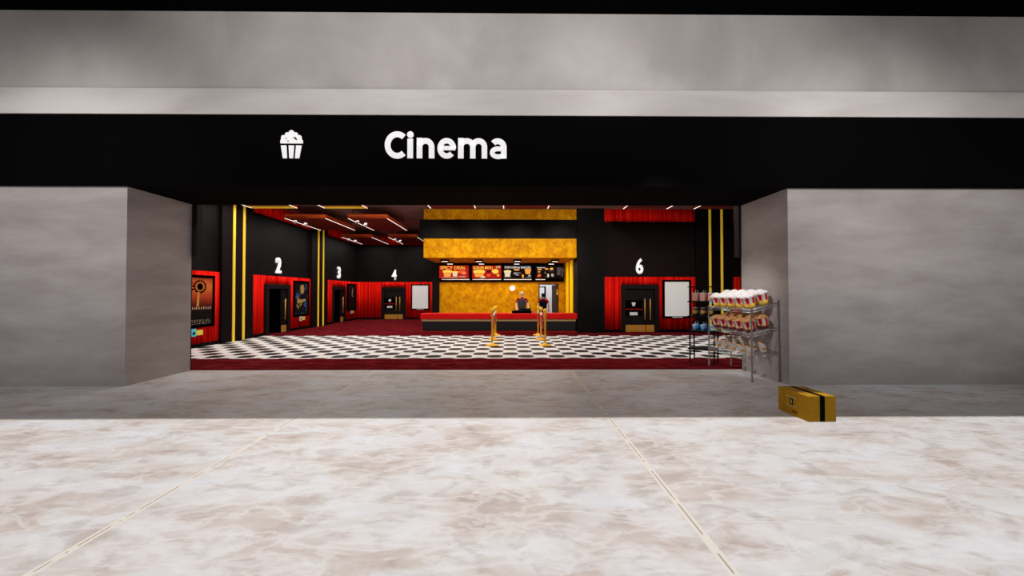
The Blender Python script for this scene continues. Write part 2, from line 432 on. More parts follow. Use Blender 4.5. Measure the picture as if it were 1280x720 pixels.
# dark shutter guides at the inner corners of the opening
for sx, x in ((1, JL), (-1, JR)):
    b = nb(); wd_ = 0.10 if sx > 0 else 0.05
    box(b, min(x, x + sx * wd_), max(x, x + sx * wd_), IW, IW + 0.16, 2.36, OH + 0.4, bev=0.008)
    struct('trim_2' if sx > 0 else 'trim_3', b, 'darkframe' if sx > 0 else 'counterbody')

# ------------------------------------------------------------------ lobby shell
b = nb(); box(b, -9.4, 13, IW, 8.74, -0.12, 0.002); box(b, -9.4, 13, 13.4, BY + 0.3, -0.12, 0.002); struct('floor', b, 'carpet')
b = nb(); box(b, -9.4, 13, 8.74, 13.4, -0.12, 0.003); struct('floor', b, 'checker')
b = nb(); box(b, -9.4, 13, IW, BY + 0.3, CZ, CZ + 0.15); struct('ceiling', b, 'ceil')
# front wall of the lobby, beside and over the opening
b = nb(); box(b, -9.4, JL, IW, IW + 0.02, 0, CZ); box(b, JR, 13, IW, IW + 0.02, 0, CZ); box(b, JL, JR, IW, IW + 0.02, OH, CZ); struct('wall_front', b, 'blackwall')

D2, D3 = (13.44, 14.93), (18.5, 19.96)        # door openings on the left wall (y)
def open_door_wall():
    b = nb(); X0, X1 = LX - 0.2, LX
    ys = [IW, D2[0] + 0.15, D2[1] - 0.15, D3[0] + 0.15, D3[1] - 0.15, BY + 0.2]
    for i in (0, 2, 4): box(b, X0, X1, ys[i], ys[i + 1], 0, CZ)
    for i in (1, 3): box(b, X0, X1, ys[i], ys[i + 1], 1.80, CZ)
    return b
struct('wall_left', open_door_wall(), 'blackwall')
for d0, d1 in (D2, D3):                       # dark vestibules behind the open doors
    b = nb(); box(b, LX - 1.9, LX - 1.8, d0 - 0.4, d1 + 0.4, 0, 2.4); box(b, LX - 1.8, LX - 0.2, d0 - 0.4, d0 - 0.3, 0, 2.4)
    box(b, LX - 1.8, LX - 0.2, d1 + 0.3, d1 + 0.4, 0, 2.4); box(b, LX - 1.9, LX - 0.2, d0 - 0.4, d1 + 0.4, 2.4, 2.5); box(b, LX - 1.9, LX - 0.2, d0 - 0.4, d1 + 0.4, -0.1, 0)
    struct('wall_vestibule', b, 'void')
b = nb(); box(b, LX, 3.0, BY, BY + 0.2, 0, CZ); struct('wall_back', b, 'blackwall')
b = nb(); box(b, 3.80, 13, RY, RY + 0.2, 0, CZ); struct('wall_right', b, 'wallreddish')
b = nb(); box(b, 12.8, 13, IW, RY, 0, CZ); struct('wall_right', b, 'blackwall')
# pilasters on the left wall and on the door 6 wall
for y0, y1 in ((11.36, 12.75), (16.52, 17.95)):
    b = nb(); box(b, LX, LX + 0.12, y0, y1, 0, CZ, bev=0.01); struct('trim_4', b, 'purplewall')
b = nb(); box(b, 7.58, 9.09, RY - 0.12, RY, 0, CZ, bev=0.01); struct('trim_5', b, 'purplewall')

# ------------------------------------------------------------------ wall modules: local x along the wall, -y into the room
def place(kind):
    return {'L': (lambda x: ((LX, x, 0), PI / 2)), 'B': (lambda x: ((x, BY, 0), 0)), 'R': (lambda x: ((x, RY, 0), 0))}[kind]

def drape(w_list, name, label, kind, x0, group):
    """w_list: [(xa, xb, za, zb)] relative to x0; one pleated sheet with the openings cut out."""
    b = nb()
    for xa, xb, za, zb in w_list:
        n = max(4, int((xb - xa) / 0.022)); front = []
        for i in range(n + 1):
            x = xa + (xb - xa) * i / n
            d = -0.014 - 0.056 * abs(math.sin((x + x0) * 15.5 + .8 * math.sin((x + x0) * 4.1))) ** 0.8 - 0.012 * math.sin((x + x0) * 47)
            front.append((b.verts.new((x, d, za)), b.verts.new((x, d, zb)), b.verts.new((x, -0.002, za)), b.verts.new((x, -0.002, zb))))
        for p, q in zip(front, front[1:]):
            f = b.faces.new((p[0], q[0], q[1], p[1])); f.smooth = True
            b.faces.new((p[1], q[1], q[3], p[3])); b.faces.new((p[2], q[2], q[0], p[0])); b.faces.new((q[2], p[2], p[3], q[3]))
        for p in (front[0], front[-1]): b.faces.new((p[0], p[1], p[3], p[2]))
    loc, rz = place(kind)(x0)
    o = obj(name, b, 'curtain', None, loc, rz); tag(o, label, 'curtain', group); return o

def door_icon(b, x, z, y):
    plane_poly(b, [(x - .075, z + .04), (x - .055, z - .06), (x - .02, z - .085), (x + .02, z - .085), (x + .055, z - .06), (x + .075, z + .04)], y)
    for k in (-.05, 0, .05): plane_disc(b, x + k, z + 0.045, 0.032, y - 0.0005 * (k + 1))

def door(n, kind, x0, w, opened, label):
    loc, rz = place(kind)(x0)
    d = struct('door_%d' % n, nb(), 'darkframe', loc, rz)          # frame mesh filled below
    fb = nb(); H = 1.93
    box(fb, 0, 0.17, -0.12, 0.12 if opened else 0.0, 0.0, H, bev=0.006); box(fb, w - 0.17, w, -0.12, 0.12 if opened else 0.0, 0.0, H, bev=0.006)
    box(fb, 0.17, w - 0.17, -0.12, 0.12 if opened else 0.0, H - 0.17, H, bev=0.006)
    bmesh.ops.recalc_face_normals(fb, faces=fb.faces); fb.to_mesh(d.data); fb.free()
    d['label'] = label
    a, c_ = 0.175, w - 0.175; mid = a + (c_ - a) * 0.70
    def leaf(xa, xb, hx, full, M=None):
        lf = nb(); box(lf, xa, xb, -0.05, 0.0, 0.015, H - 0.175, bev=0.006)
        for (u, v, p, q) in ((xa + .05, xb - .05, 1.25, 1.68),):
            box(lf, u, v, -0.056, -0.05, p, q, bev=0.003)
        o = obj('door_leaf', lf, 'blackgloss', d)
        k = nb(); box(k, xa + 0.008, xb - 0.008, -0.062, -0.05, 0.02, 0.30, bev=0.002); obj('kick_plate', k, 'kick', o)
        h = nb(); tube(h, [(hx, -0.12, 0.50), (hx, -0.12, 1.36)], 0.024, 10)
        for z in (0.60, 1.26): tube(h, [(hx, -0.05, z), (hx, -0.12, z)], 0.012, 8)
        obj('handle', h, 'brasshandle', o)
        if full:
            p = nb(); box(p, xa + 0.01, xb - 0.14, -0.066, -0.05, 0.66, 1.30, bev=0.003); sp_ = obj('notice_panel', p, 'void', o)
            xm = (xa + xb) / 2 - 0.07
            q = nb(); door_icon(q, xm, 1.14, -0.068); obj('bucket_emblem', q, 'white', sp_)
            q = nb(); box(q, xa + 0.01, xb - 0.14, -0.0675, -0.0655, 0.925, 0.95); obj('red_line', q, 'red', sp_)
            q = nb(); box(q, xm - 0.16, xm + 0.16, -0.069, -0.0655, 0.69, 0.815); obj('white_label', q, 'white', sp_)
        if M is not None: o.matrix_local = M
        return o
    leaf(mid + 0.006, c_, mid + 0.165, False)
    if opened:   # the wide leaf stands swung back into the dark passage
        leaf(a + 0.02, mid - 0.006, mid - 0.06, False, Matrix.Translation((a + 0.02, 0.20, 0)) @ Matrix.Rotation(math.radians(86), 4, 'Z') @ Matrix.Translation((-a - 0.02, 0, 0)))
    else: leaf(a, mid - 0.006, mid - 0.05, True)
    return d

def poster(kind, x0, w, style, label, capt=None, z0=0.58, z1=2.12):
    loc, rz = place(kind)(x0)
    t = thing('poster_frame', label, 'poster', loc, rz, 'framed posters beside the screen doors')
    f = nb(); fr = 0.075
    box(f, 0, w, -0.115, 0.0, z0, z0 + fr, bev=0.006); box(f, 0, w, -0.115, 0.0, z1 - fr, z1, bev=0.006)
    box(f, 0, fr, -0.115, 0.0, z0 + fr, z1 - fr, bev=0.006); box(f, w - fr, w, -0.115, 0.0, z0 + fr, z1 - fr, bev=0.006)
    obj('frame', f, 'void', t)
    p = nb(); box(p, fr, w - fr, -0.094, -0.01, z0 + fr, z1 - fr)
    m = 'grey_poster' if style == 0 else poster_mat('poster print %d' % style, style)
    pr = obj('poster_sheet', p, m, t)
    y = -0.096
    if style == 0:
        for wd, dx, ww in (('COMING', -.08, .24), ('SOON', .14, .16)):
            c = text_mesh(wd, 0.04, 0.004, 0.01, width=ww)
            o = obj('caption', c, 'sign_white', t); o.location = (w / 2 + dx, -0.115, z0 + 0.018)
    if style == 1:
        q = nb(); cx, cz = 0.62, 1.78
        for k in range(14):
            a = 2 * PI * k / 14; plane_disc(q, cx + .19 * math.cos(a), cz + .17 * math.sin(a), 0.036, y - 0.0002 * k, 8, 0)
        plane_disc(q, cx, cz, 0.10, y - 0.004, 12, 0)
        for k in range(10):
            a = 2 * PI * k / 10 + .2; plane_disc(q, cx - .36 + .13 * math.cos(a), cz - .02 + .15 * math.sin(a), 0.032, y - 0.0002 * k, 8, 0)
        obj('wreath_drawing', q, em('poster dark', (0.0, 0, 0), 0.0001), pr)
        q = nb()
        for k in range(18):
            a = 2 * PI * k / 18; plane_disc(q, cx + .14 * math.cos(a), cz + .125 * math.sin(a), 0.014, y - 0.006 - 0.0001 * k, 6, 0)
        plane_poly(q, [(.50, 1.2), (.58, 1.2), (.60, 1.62), (.54, 1.62)], y - .006)
        obj('wreath_gold', q, 'mustard', pr)
        q = nb(); r = random.Random(3)
        for row, (zz, hh) in enumerate(((1.12, .075), (.80, .014), (.77, .014), (.74, .012), (.69, .022))):
            x = 0.16
            while x < w - 0.16:
                wd = r.uniform(.03, .075) if row == 0 else r.uniform(.03, .10)
                plane_rect(q, x, x + wd * .5, zz, zz + hh * r.uniform(.6, 1), y - .003); x += wd + .02
        oo = obj('print_lettering', q, 'cardmark', pr); oo['kind'] = 'stuff'
    if style == 2:
        q = nb()
        plane_poly(q, [(.50, 1.60), (.46, 1.80), (.50, 1.95), (.58, 1.93), (.66, 1.97), (.74, 1.90), (.76, 1.72), (.70, 1.58), (.60, 1.54)], y)
        plane_poly(q, [(.22, 1.22), (.30, 1.36), (.52, 1.30), (.86, 1.34), (.92, 1.24), (.60, 1.18), (.30, 1.14)], y)
        for (u, v) in ((.2, 1.0), (.3, .92), (.42, 1.02), (.75, 1.0), (.55, 1.08), (.26, 1.42)): plane_poly(q, [(u, v), (u + .06, v - .02), (u + .07, v + .12), (u + .02, v + .14)], y)
        obj('figure_print', q, 'goldlabel', pr)
        for pl in ([(.72, 1.0), (.95, .95), (.98, 1.2), (.86, 1.28), (.80, 1.12)], [(.15, 1.5), (.3, 1.44), (.34, 1.56), (.2, 1.62)], [(.84, 1.88), (.92, 1.82), (.96, 1.98), (.88, 2.0)]):
            q = nb(); plane_poly(q, pl, y - .001); obj('blue_print', q, MT['printblue'], pr)
    if style == 3:
        q = nb(); plane_poly(q, [(.52, 1.55), (.60, 1.75), (.66, 1.9), (.72, 1.86), (.70, 1.7), (.64, 1.5), (.70, 1.35), (.58, 1.38)], y)
        obj('figure_print', q, 'lidgrey', pr)
    return t

def rating(kind, x0, z, label, cyan=False):
    loc, rz = place(kind)(x0)
    t = thing('rating_tag', label, 'tag', (loc[0], loc[1], z), rz, 'small rating tags under the posters')
    b = nb(); box(b, 0.17, 0.40, -0.105, -0.075, 0, 0.15, bev=0.003); obj('yellow_plate', b, 'tagyellow', t)
    b = nb(); box(b, 0, 0.165, -0.11, -0.075, -0.02, 0.20, bev=0.003); p = obj('white_plate', b, 'cyan' if cyan else 'white', t)
    b = nb(); box(b, 0.05, 0.12, -0.1125, -0.1095, 0.03, 0.11); obj('dark_mark', b, 'void', p)
    return t

def digit(ch, kind, x, z0=2.39, h=0.64):
    loc, rz = place(kind)(x)
    b = text_mesh(ch, h * .96, 0.08, 0.022, width=0.285)
    o = obj('door_number', b, 'digit', None, (loc[0], loc[1], z0), rz)
    return tag(o, {'2': 'white raised numeral 2 over the nearer open door on the left wall', '3': 'white raised numeral 3 over the farther open door on the left wall',
                   '4': 'white raised numeral 4 over the closed door on the far back wall', '6': 'white raised numeral 6 over the closed door right of the concession stand'}[ch], 'number sign', 'white numerals over the screen doors')

def gold_line(kind, x, label, z1=CZ - .02):
    loc, rz = place(kind)(x)
    dx, dy = (0.12, 0) if kind == 'L' else (0, -0.12)
    b = nb(); box(b, -0.045, 0.045, -0.03, 0.0, 0.01, z1, bev=0.005)
    o = obj('brass_strip', b, 'brassline_glow', None, (loc[0] + dx, loc[1] + dy, 0), rz)
    return tag(o, label, 'trim strip', 'tall yellow strips on the black pilasters')

CG, VG = 'red pleated curtains round the screen doors', 'short red valances under the ceiling'
# left wall sections
def section(kind, xa, xb, dr, label, vlabel):
    w = xb - xa
    if dr: pcs = [(0, dr[0] - xa, .11, 2.25), (dr[1] - xa, w, .11, 2.25), (dr[0] - xa, dr[1] - xa, 1.93, 2.25)]
    else: pcs = [(0, w, .11, 2.25)]
    drape(pcs, 'curtain', label, kind, xa, CG)
    drape([(0, w, 4.5, CZ)], 'valance', vlabel, kind, xa, VG)
section('L', 7.6, 11.36, None, 'red pleated curtain behind the orange poster at the left jamb', 'red valance high on the left wall nearest the entrance')
section('L', 12.75, 16.52, D2, 'red pleated curtain round door 2', 'red valance on the left wall above the numeral 2')
section('L', 17.95, 21.64, D3, 'red pleated curtain round door 3', 'red valance on the left wall above the numeral 3')
section('B', LX + .06, -4.3, (-7.65, -6.2), 'red pleated curtain round door 4 on the far wall', 'red valance on the far back wall above the numeral 4')
section('R', 3.84, 7.58, (4.54, 6.07), 'red pleated curtain round door 6', 'red valance above the numeral 6')
section('R', 9.09, 12.7, None, 'red pleated curtain just past the right pilaster, against the right jamb', 'red valance past the right pilaster, against the right jamb')
for i, (k, a, c_) in enumerate((('L', 7.6, 11.36), ('L', 12.75, D2[0]), ('L', D2[1], 16.52), ('L', 17.95, D3[0]), ('L', D3[1], 21.6), ('B', LX + .1, -7.65), ('B', -6.2, -3), ('R', 3.84, 4.54), ('R', 6.07, 7.58), ('R', 9.09, 12.7))):
    loc, rz = place(k)(0)
    b = nb(); box(b, a, c_, -0.075, 0.0, 0.0, 0.112, bev=0.004)
    struct('baseboard_' + {'L': 'left', 'B': 'back', 'R': 'right'}[k], b, 'base', loc, rz)

door(2, 'L', D2[0], D2[1] - D2[0], True, 'black double door 2 on the left wall with its wide leaf open')
door(3, 'L', D3[0], D3[1] - D3[0], True, 'black double door 3 on the left wall with its wide leaf open')
door(4, 'B', -7.65, 1.45, False, 'closed black double door 4 on the far back wall')
door(6, 'R', 4.54, 1.53, False, 'closed black double door 6 right of the concession stand')
for ch, k, x in (('2', 'L', 14.24), ('3', 'L', 19.28), ('4', 'B', -6.91), ('6', 'R', 5.31)): digit(ch, k, x)
poster('L', 9.97, 1.14, 1, 'framed orange and dark red poster with a wreath, by the left jamb')
poster('L', 15.18, 1.14, 2, 'framed black poster with a golden figure, right of door 2')
poster('L', 20.22, 1.14, 3, 'framed nearly black poster with a faint pale figure, right of door 3')
poster('B', -5.88, 1.10, 0, 'framed blank light grey poster right of door 4')
poster('R', 6.23, 1.14, 0, 'framed blank light grey poster right of door 6')
rating('L', 10.30, .36, 'cyan and yellow tag on the curtain under the orange poster', True)
rating('L', 15.62, .40, 'white and yellow tag on the curtain under the golden figure poster')
rating('L', 20.65, .42, 'white and yellow tag on the curtain under the nearly black poster')
for y, lb in ((11.83, 'yellow strip on the near left pilaster, the one nearer the entrance'), (12.27, 'yellow strip on the near left pilaster, the one nearer door 2'),
              (17.05, 'yellow strip on the far left pilaster, the one nearer door 2'), (17.50, 'yellow strip on the far left pilaster, the one nearer door 3')): gold_line('L', y, lb)
gold_line('R', 8.14, 'yellow strip on the right pilaster, the one nearer door 6'); gold_line('R', 8.62, 'yellow strip on the right pilaster, the one nearer the right jamb')

# ------------------------------------------------------------------ concession stand
KX0, KX1, KY, KB = -3.42, 2.73, 14.4, 17.1
b = nb(); box(b, 2.75, 3.84, 14.35, KB + 0.3, 0, CZ); struct('trim_6', b, 'blackwall')           # black pier right of the stand
b = nb(); box(b, -3.63, -3.30, KB - 0.10, BY, 0, CZ); struct('trim_7', b, 'blackwall')           # black side wall left of the stand
# gold back wall with the doorway
DX0, DX1, DZ = 1.47, 2.26, 1.99
b = nb(); box(b, -3.30, DX0 - 0.05, KB, KB + 0.15, 0, CZ); box(b, DX0 - 0.05, DX1 + 0.12, KB, KB + 0.15, DZ + 0.05, CZ); box(b, DX1 + 0.12, 2.75, KB, KB + 0.15, 0, CZ)
struct('wall_gold', b, 'gold')
b = nb(); box(b, DX0 - .05, DX0, KB - .02, KB + .17, 0, DZ + .05, bev=.004); box(b, DX1, DX1 + .12, KB - .02, KB + .17, 0, DZ + .05, bev=.004); box(b, DX0, DX1, KB - .02, KB + .17, DZ, DZ + .05, bev=.004)
d5 = struct('door_5', b, 'brown'); d5['label'] = 'brown back room doorway in the gold wall'
M = Matrix.Translation((DX1 - .0, KB + .17, 0)) @ Matrix.Rotation(math.radians(-83), 4, 'Z')
b = nb(); box(b, -0.76, 0, 0.0, 0.045, 0.01, DZ - .01, bev=.004)
for v in b.verts: v.co = M @ v.co
lf = obj('door_leaf', b, 'brown', d5)
b = nb(); box(b, DX1 + .025, DX1 + .07, KB - .045, KB - .02, 1.50, 1.66, bev=.006); box(b, DX1 + .025, DX1 + .07, KB - .045, KB - .02, 1.70, 1.76, bev=.006); obj('handle', b, 'brassline_glow', d5)
# white back room
b = nb(); box(b, 0.6, 3.2, 20.6, 20.7, 0, 2.8); box(b, 0.5, 0.6, KB + .3, 20.7, 0, 2.8); box(b, 3.2, 3.3, KB + .3, 20.7, 0, 2.8); box(b, 0.5, 3.3, KB + .16, 20.7, 2.8, 2.9); struct('wall_room', b, 'roomwhite')
t = thing('shelf_unit', 'dark framed shelf unit in the white back room behind the doorway', 'shelf', (1.46, 19.4, 0))
b = nb()
for x in (0, 0.50):
    for y in (0, 0.35): box(b, x, x + .05, y, y + .05, 0, 1.95, bev=.004)
obj('upright_frame', b, 'blackmetal', t)
for z in (.1, .55, .95, 1.30, 1.89):
    b = nb(); box(b, 0.05, 0.50, 0.0, 0.40, z, z + .05, bev=.004); obj('shelf_board', b, 'blackmetal', t)

ct = thing('concession_counter', 'long low dark counter with a red top and gold edging', 'counter', (0, KY, 0))
b = nb(); box(b, -3.46, 2.67, 0, 0.55, 0.06, .46, bev=.01); obj('counter_body', b, 'counterbody', ct)
b = nb(); box(b, -3.53, 2.74, -0.08, 0.62, .545, .767, bev=.02); obj('countertop', b, 'red', ct)
b = nb(); box(b, -3.48, 2.69, -0.03, 0.57, .46, .545, bev=.01); obj('gold_edging', b, 'tan', ct)
b = nb(); box(b, -3.52, 2.72, -0.06, 0.58, 0.004, .06, bev=.01); obj('base_trim', b, 'redtrim', ct)

cn = thing('concession_canopy', 'gold and black box canopy hanging over the concession counter', 'canopy', (0, KY, 3.0))
b = nb(); box(b, KX0, KX1, 0, 2.60, 0.01, .78); obj('lower_band', b, 'gold', cn)
b = nb(); box(b, KX0 - .12, KX1 + .01, 0.0, 2.60, .78, 1.55); box(b, KX0 - .16, KX0 - .12, -0.05, 2.60, .78, 1.55); obj('black_band', b, 'blackwall', cn)
b = nb(); box(b, KX0, KX1, 0, 2.60, 1.55, 1.97); obj('upper_band', b, 'gold', cn)
cols = ['far left', 'second from the left', 'third from the left', 'far right']
proto = None
for r_, yy in enumerate((15.25, 16.6)):
    for i, x in enumerate((-2.72, -1.27, .37, 1.97)):
        lb = '%s downlight in the %s row under the gold canopy' % (cols[i], ('front', 'rear')[r_])
        if proto is None:
            t = proto = thing('downlight', lb, 'light', (x, yy, 3.01), 0, 'downlights under the gold canopy')
            b = nb(); box(b, -.17, .17, -.13, .13, -.075, 0, bev=.008); obj('housing', b, 'blackmetal', t)
            b = nb(); box(b, -.12, .12, -.09, .09, -.082, -.0755); obj('diffuser', b, 'lamp', t)
        else: dup(proto, (x, yy, 3.01), (0, 0, 0), lb)

# menu board
mb = thing('menu_board', 'wide black board holding four menu screens over the gold wall', 'menu board', (0, KB - .12, 2.13))
b = nb(); box(b, -3.28, 2.62, 0, .115, 0, .865, bev=.01); obj('backing_panel', b, 'void', mb)
for xa, xb in ((-3.18, -1.86), (-1.72, -.36), (-.24, 1.08), (1.27, 1.72)):
    b = nb(); box(b, xa, xb, -0.02, 0.0, .085, .115); obj('ledge', b, 'white', mb)
def screen(x0, x1, title, tcol, bg, label, tw, tz=.53, th=.15):
    t = thing('menu_screen', label, 'screen', (x0, KB - .12, 2.27), 0, 'lit menu screens over the concession counter')
    w = x1 - x0
    b = nb(); box(b, 0, w, -.04, -.001, 0, .63, bev=.004); obj('casing', b, 'void', t)
    b = nb(); plane_rect(b, .015, w - .015, .015, .615, -.0415); p = obj('screen_image', b, bg, t)
    if title:
        ws = []
        for wd in title.split(' '):
            c = text_mesh(wd, th, 0, .009, align='LEFT'); ws.append((c, max(v.co.x for v in c.verts)))
        gap = th * .45; tot = sum(q[1] for q in ws) + gap * (len(ws) - 1); k = tw / tot; x = .07
        for c, wx in ws:
            for v in c.verts: v.co.x *= k
            o = obj('title', c, tcol, p); o.location = (x, -.0475, tz); x += (wx + gap) * k
    return t, p, w
def bucket2d(p, x, z, w, h, cbody, ctop):
    b = nb(); plane_poly(b, [(x - w * .38, z), (x + w * .38, z), (x + w * .5, z + h * .62), (x - w * .5, z + h * .62)], -.043, 0)
    for k in range(5):
        plane_disc(b, x - w * .42 + w * .21 * k, z + h * (.68 + .06 * math.sin(k * PI / 4)), w * .16, -.0432 - .0001 * k, 10, 1)
    for k in range(4):
        plane_disc(b, x - w * .27 + w * .18 * k, z + h * .45, w * .03, -.0442, 6, 2)
    obj('food_picture', b, [cbody, ctop, em('menu shadow', (.12, .02, .0), .5)], p)
def blob(p, x, z, w, h, c, seed=0, n=7):
    r = random.Random(seed); b = nb()
    plane_poly(b, [(x + w / 2 * math.cos(2 * PI * k / n) * r.uniform(.75, 1.1), z + h / 2 * math.sin(2 * PI * k / n) * r.uniform(.75, 1.1)) for k in range(n)], -.0435 - seed * .00003)
    obj('food_picture', b, c, p)
def strokes(p, rows, c, seed):
    r = random.Random(seed); b = nb()
    for (x, z, w) in rows:
        u = x
        while u < x + w:
            q = r.uniform(.02, .05); plane_rect(b, u, u + q, z, z + .016, -.0442); u += q + .012
    oo = obj('small_print', b, c, p); oo['kind'] = 'stuff'
ORG, YEL, RDO = em('menu orange', (.90, .36, .06), 1), em('menu yellow', (1.0, .62, .08), 1), em('menu red orange', (.75, .10, .03), 1)
CRM, WHT, DRD, BLK = em('menu cream', (.75, .62, .42), 1), em('menu white', (.85, .83, .80), 1), em('menu dark red', (.42, .012, .006), 1), em('menu black', (.012, .004, .004), 1)
GRY, OLV = em('menu grey', (.36, .35, .36), 1), em('menu olive', (.10, .10, .04), 1)
t, p, w = screen(-3.30, -1.88, 'SPICY DEAL', YEL, DRD, 'menu screen reading SPICY DEAL, far left of the four', 1.2, .445)
bucket2d(p, .40, .09, .38, .36, ORG, YEL); bucket2d(p, .76, .10, .25, .31, CRM, YEL); blob(p, 1.10, .32, .42, .22, RDO, 4); blob(p, 1.18, .26, .26, .14, em('menu salmon', (.9, .22, .08), 1), 6)
strokes(p, [(.15, .05, .75), (.95, .10, .3), (.98, .07, .28)], CRM, 1)
t, p, w = screen(-1.74, -.34, 'BURGER MENU', YEL, DRD, 'menu screen with a large yellow bucket and a burger, second from the left', .90, .45, .14)
bucket2d(p, .34, .08, .48, .37, ORG, YEL); blob(p, 1.10, .34, .36, .26, YEL, 9, 8); blob(p, .78, .16, .26, .14, RDO, 3); blob(p, .52, .07, .26, .09, CRM, 5); blob(p, 1.24, .16, .16, .14, ORG, 8); blob(p, .80, .34, .26, .14, em('menu plum', (.06, .008, .02), 1), 12)
c = text_mesh('OFF', .10, 0, .016, width=.22, align='LEFT'); o = obj('title', c, CRM, p); o.location = (1.13, -.046, .50)
t, p, w = screen(-.26, 1.12, 'POPCORN & SNACKS', WHT, BLK, 'menu screen reading POPCORN & SNACKS, third from the left', 1.22, .485, .10)
bucket2d(p, .20, .09, .30, .37, CRM, em('menu pale yellow', (.9, .66, .3), 1)); blob(p, .64, .42, .32, .10, ORG, 4); bucket2d(p, 1.16, .22, .28, .30, ORG, em('menu amber', (.75, .28, .06), 1)); blob(p, .93, .12, .11, .20, ORG, 8)
blob(p, .58, .24, .26, .07, GRY, 10); blob(p, .66, .17, .2, .05, GRY, 11); blob(p, .8, .24, .14, .06, OLV, 12); blob(p, 1.24, .14, .18, .10, GRY, 14)
strokes(p, [(.03, .07, .32), (.5, .28, .3), (1.05, .05, .25)], GRY, 2)
t, p, w = screen(1.26, 2.60, None, WHT, BLK, 'menu screen with scattered small snacks on black, far right of the four', .5)
strokes(p, [(.07, .52, .06), (.15, .52, .30), (.07, .51, .06), (.15, .505, .30)], WHT, 5)
blob(p, .20, .44, .26, .09, ORG, 1); blob(p, .53, .46, .20, .09, ORG, 2); blob(p, .76, .47, .20, .11, YEL, 3); blob(p, .18, .32, .16, .09, em('menu tan', (.5, .32, .08), 1), 4); blob(p, .17, .14, .20, .18, RDO, 5); blob(p, .60, .15, .10, .20, CRM, 6); blob(p, .80, .17, .18, .20, GRY, 7); blob(p, .47, .28, .10, .14, OLV, 8)
strokes(p, [(1.02, .50 - .04 * k, .16) for k in range(9)] + [(1.24, .46 - .05 * k, .06) for k in range(8)] + [(.62, .36, .26), (.45, .08, .08)], em('menu dim', (.24, .20, .18), 1), 6)

# round white wall lamp
t = thing('wall_lamp', 'round white glowing lamp on the gold wall above the cashier', 'light', (.17, KB, 1.815))
b = nb(); lathe(b, [(0, .02), (.09, .02), (.09, 0), (0, 0)], 20, M=Matrix.Rotation(PI / 2, 4, 'X')); obj('mount', b, 'brasshandle', t)
b = nb(); lathe(b, [(0, .02), (.12, .02), (.12, .04), (.09, .075), (.045, .09), (0, .093)], 24, M=Matrix.Rotation(PI / 2, 4, 'X')); obj('globe', b, 'lamp', t)
# two tall gold bars on the inside of the right pier
for y0, y1, lb in ((15.28, 15.88, 'wide yellow upright bar on the right side of the stand, the nearer one'), (16.36, 16.95, 'wide yellow upright bar on the right side of the stand, the farther one')):
    b = nb(); box(b, 2.70, 2.75, y0, y1, 0.01, 3.005, bev=.008); o = obj('yellow_bar', b, 'goldstrip_glow'); tag(o, lb, 'wall bar', 'yellow bars inside the right end of the stand')

# cash register
t = thing('cash_register', 'black cash register with keypad tray on the red counter', 'cash register', (.53, KY + .36, .768))
b = nb(); box(b, -.40, .40, -.20, .20, 0, .085, bev=.012); obj('cash_drawer', b, 'void', t)
b = nb(); box(b, -.12, .38, .0, .05, .09, .20, bev=.01, M=Matrix.Translation((0, .0, 0)) @ Matrix.Rotation(-.2, 4, 'X')); obj('display', b, 'blackmetal', t)
b = nb(); box(b, -.33, -.14, -.14, .10, .085, .115, bev=.005); kp = obj('keypad', b, 'blackmetal', t)
b = nb()
for i in range(4):
    for j in range(3): box(b, -.32 + i * .045, -.29 + i * .045, -.12 + j * .06, -.08 + j * .06, .115, .122)
k = obj('key_block', b, 'lidgrey', kp)
b = nb(); box(b, -.10, -.01, -.16, -.06, .085, .13, bev=.006); obj('card_reader', b, 'counterbody', t)

# ------------------------------------------------------------------ stanchions and ropes
proto = None
ys = (10.86, 12.25, 13.5)
wh = ('nearest', 'middle', 'farthest')
for side, x in (('left', -.5), ('right', 1.1)):
    for i, y in enumerate(ys):
        lb = '%s brass rope post of the %s row before the counter' % (wh[i], side)
        if proto is None:
            t = proto = thing('stanchion', lb, 'rope post', (x, y, .003), 0, 'brass rope posts before the concession counter')
            b = nb(); lathe(b, [(0, 0), (.19, 0), (.195, .012), (.17, .03), (.08, .05), (.045, .075), (.03, .10), (0, .10)], 28); obj('base', b, 'brass', t)
            b = nb(); lathe(b, [(0, .09), (.027, .09), (.027, .96), (.036, .965), (.036, .99), (0, .99)], 16); obj('post', b, 'brass', t)
            b = nb(); lathe(b, [(0, .985), (.024, .985), (.05, 1.0), (.062, 1.04), (.055, 1.085), (.03, 1.11), (0, 1.118)], 18); obj('finial', b, 'brass', t)
            b = nb(); lathe(b, [(.028, .90), (.055, .905), (.055, .925), (.028, .93)], 16); tube(b, [(0, .05, .915), (0, .075, .905), (0, .075, .88)], .008, 6); tube(b, [(0, -.05, .915), (0, -.075, .905), (0, -.075, .88)], .008, 6); obj('rope_ring', b, 'brass', t)
        else: dup(proto, (x, y, .003), (0, 0, 0), lb)
for side, x in (('left', -.5), ('right', 1.1)):
    for i in (0, 1):
        y0, y1 = ys[i] + .10, ys[i + 1] - .10
        t = thing('velvet_rope', 'red velvet rope hung between the %s two posts of the %s row' % (('nearer', 'farther')[i], side), 'rope', (x, y0, .88), 0, 'red velvet ropes between the brass posts')
        n = 16; L_ = y1 - y0
        pts = [(0, L_ * k / n, -.42 * (1 - (2 * k / n - 1) ** 2)) for k in range(n + 1)]
        b = nb(); tube(b, pts, .027, 10); obj('rope', b, 'rope', t)
        for a, c_ in ((0, 1), (n, n - 1)):
            A, B = Vector(pts[a]), Vector(pts[c_]); d = (B - A).normalized()
            b = nb(); tube(b, [A - d * .03, A + d * .06], .032, 10); obj('end_cap', b, 'brass' if False else 'cupwhite', t)

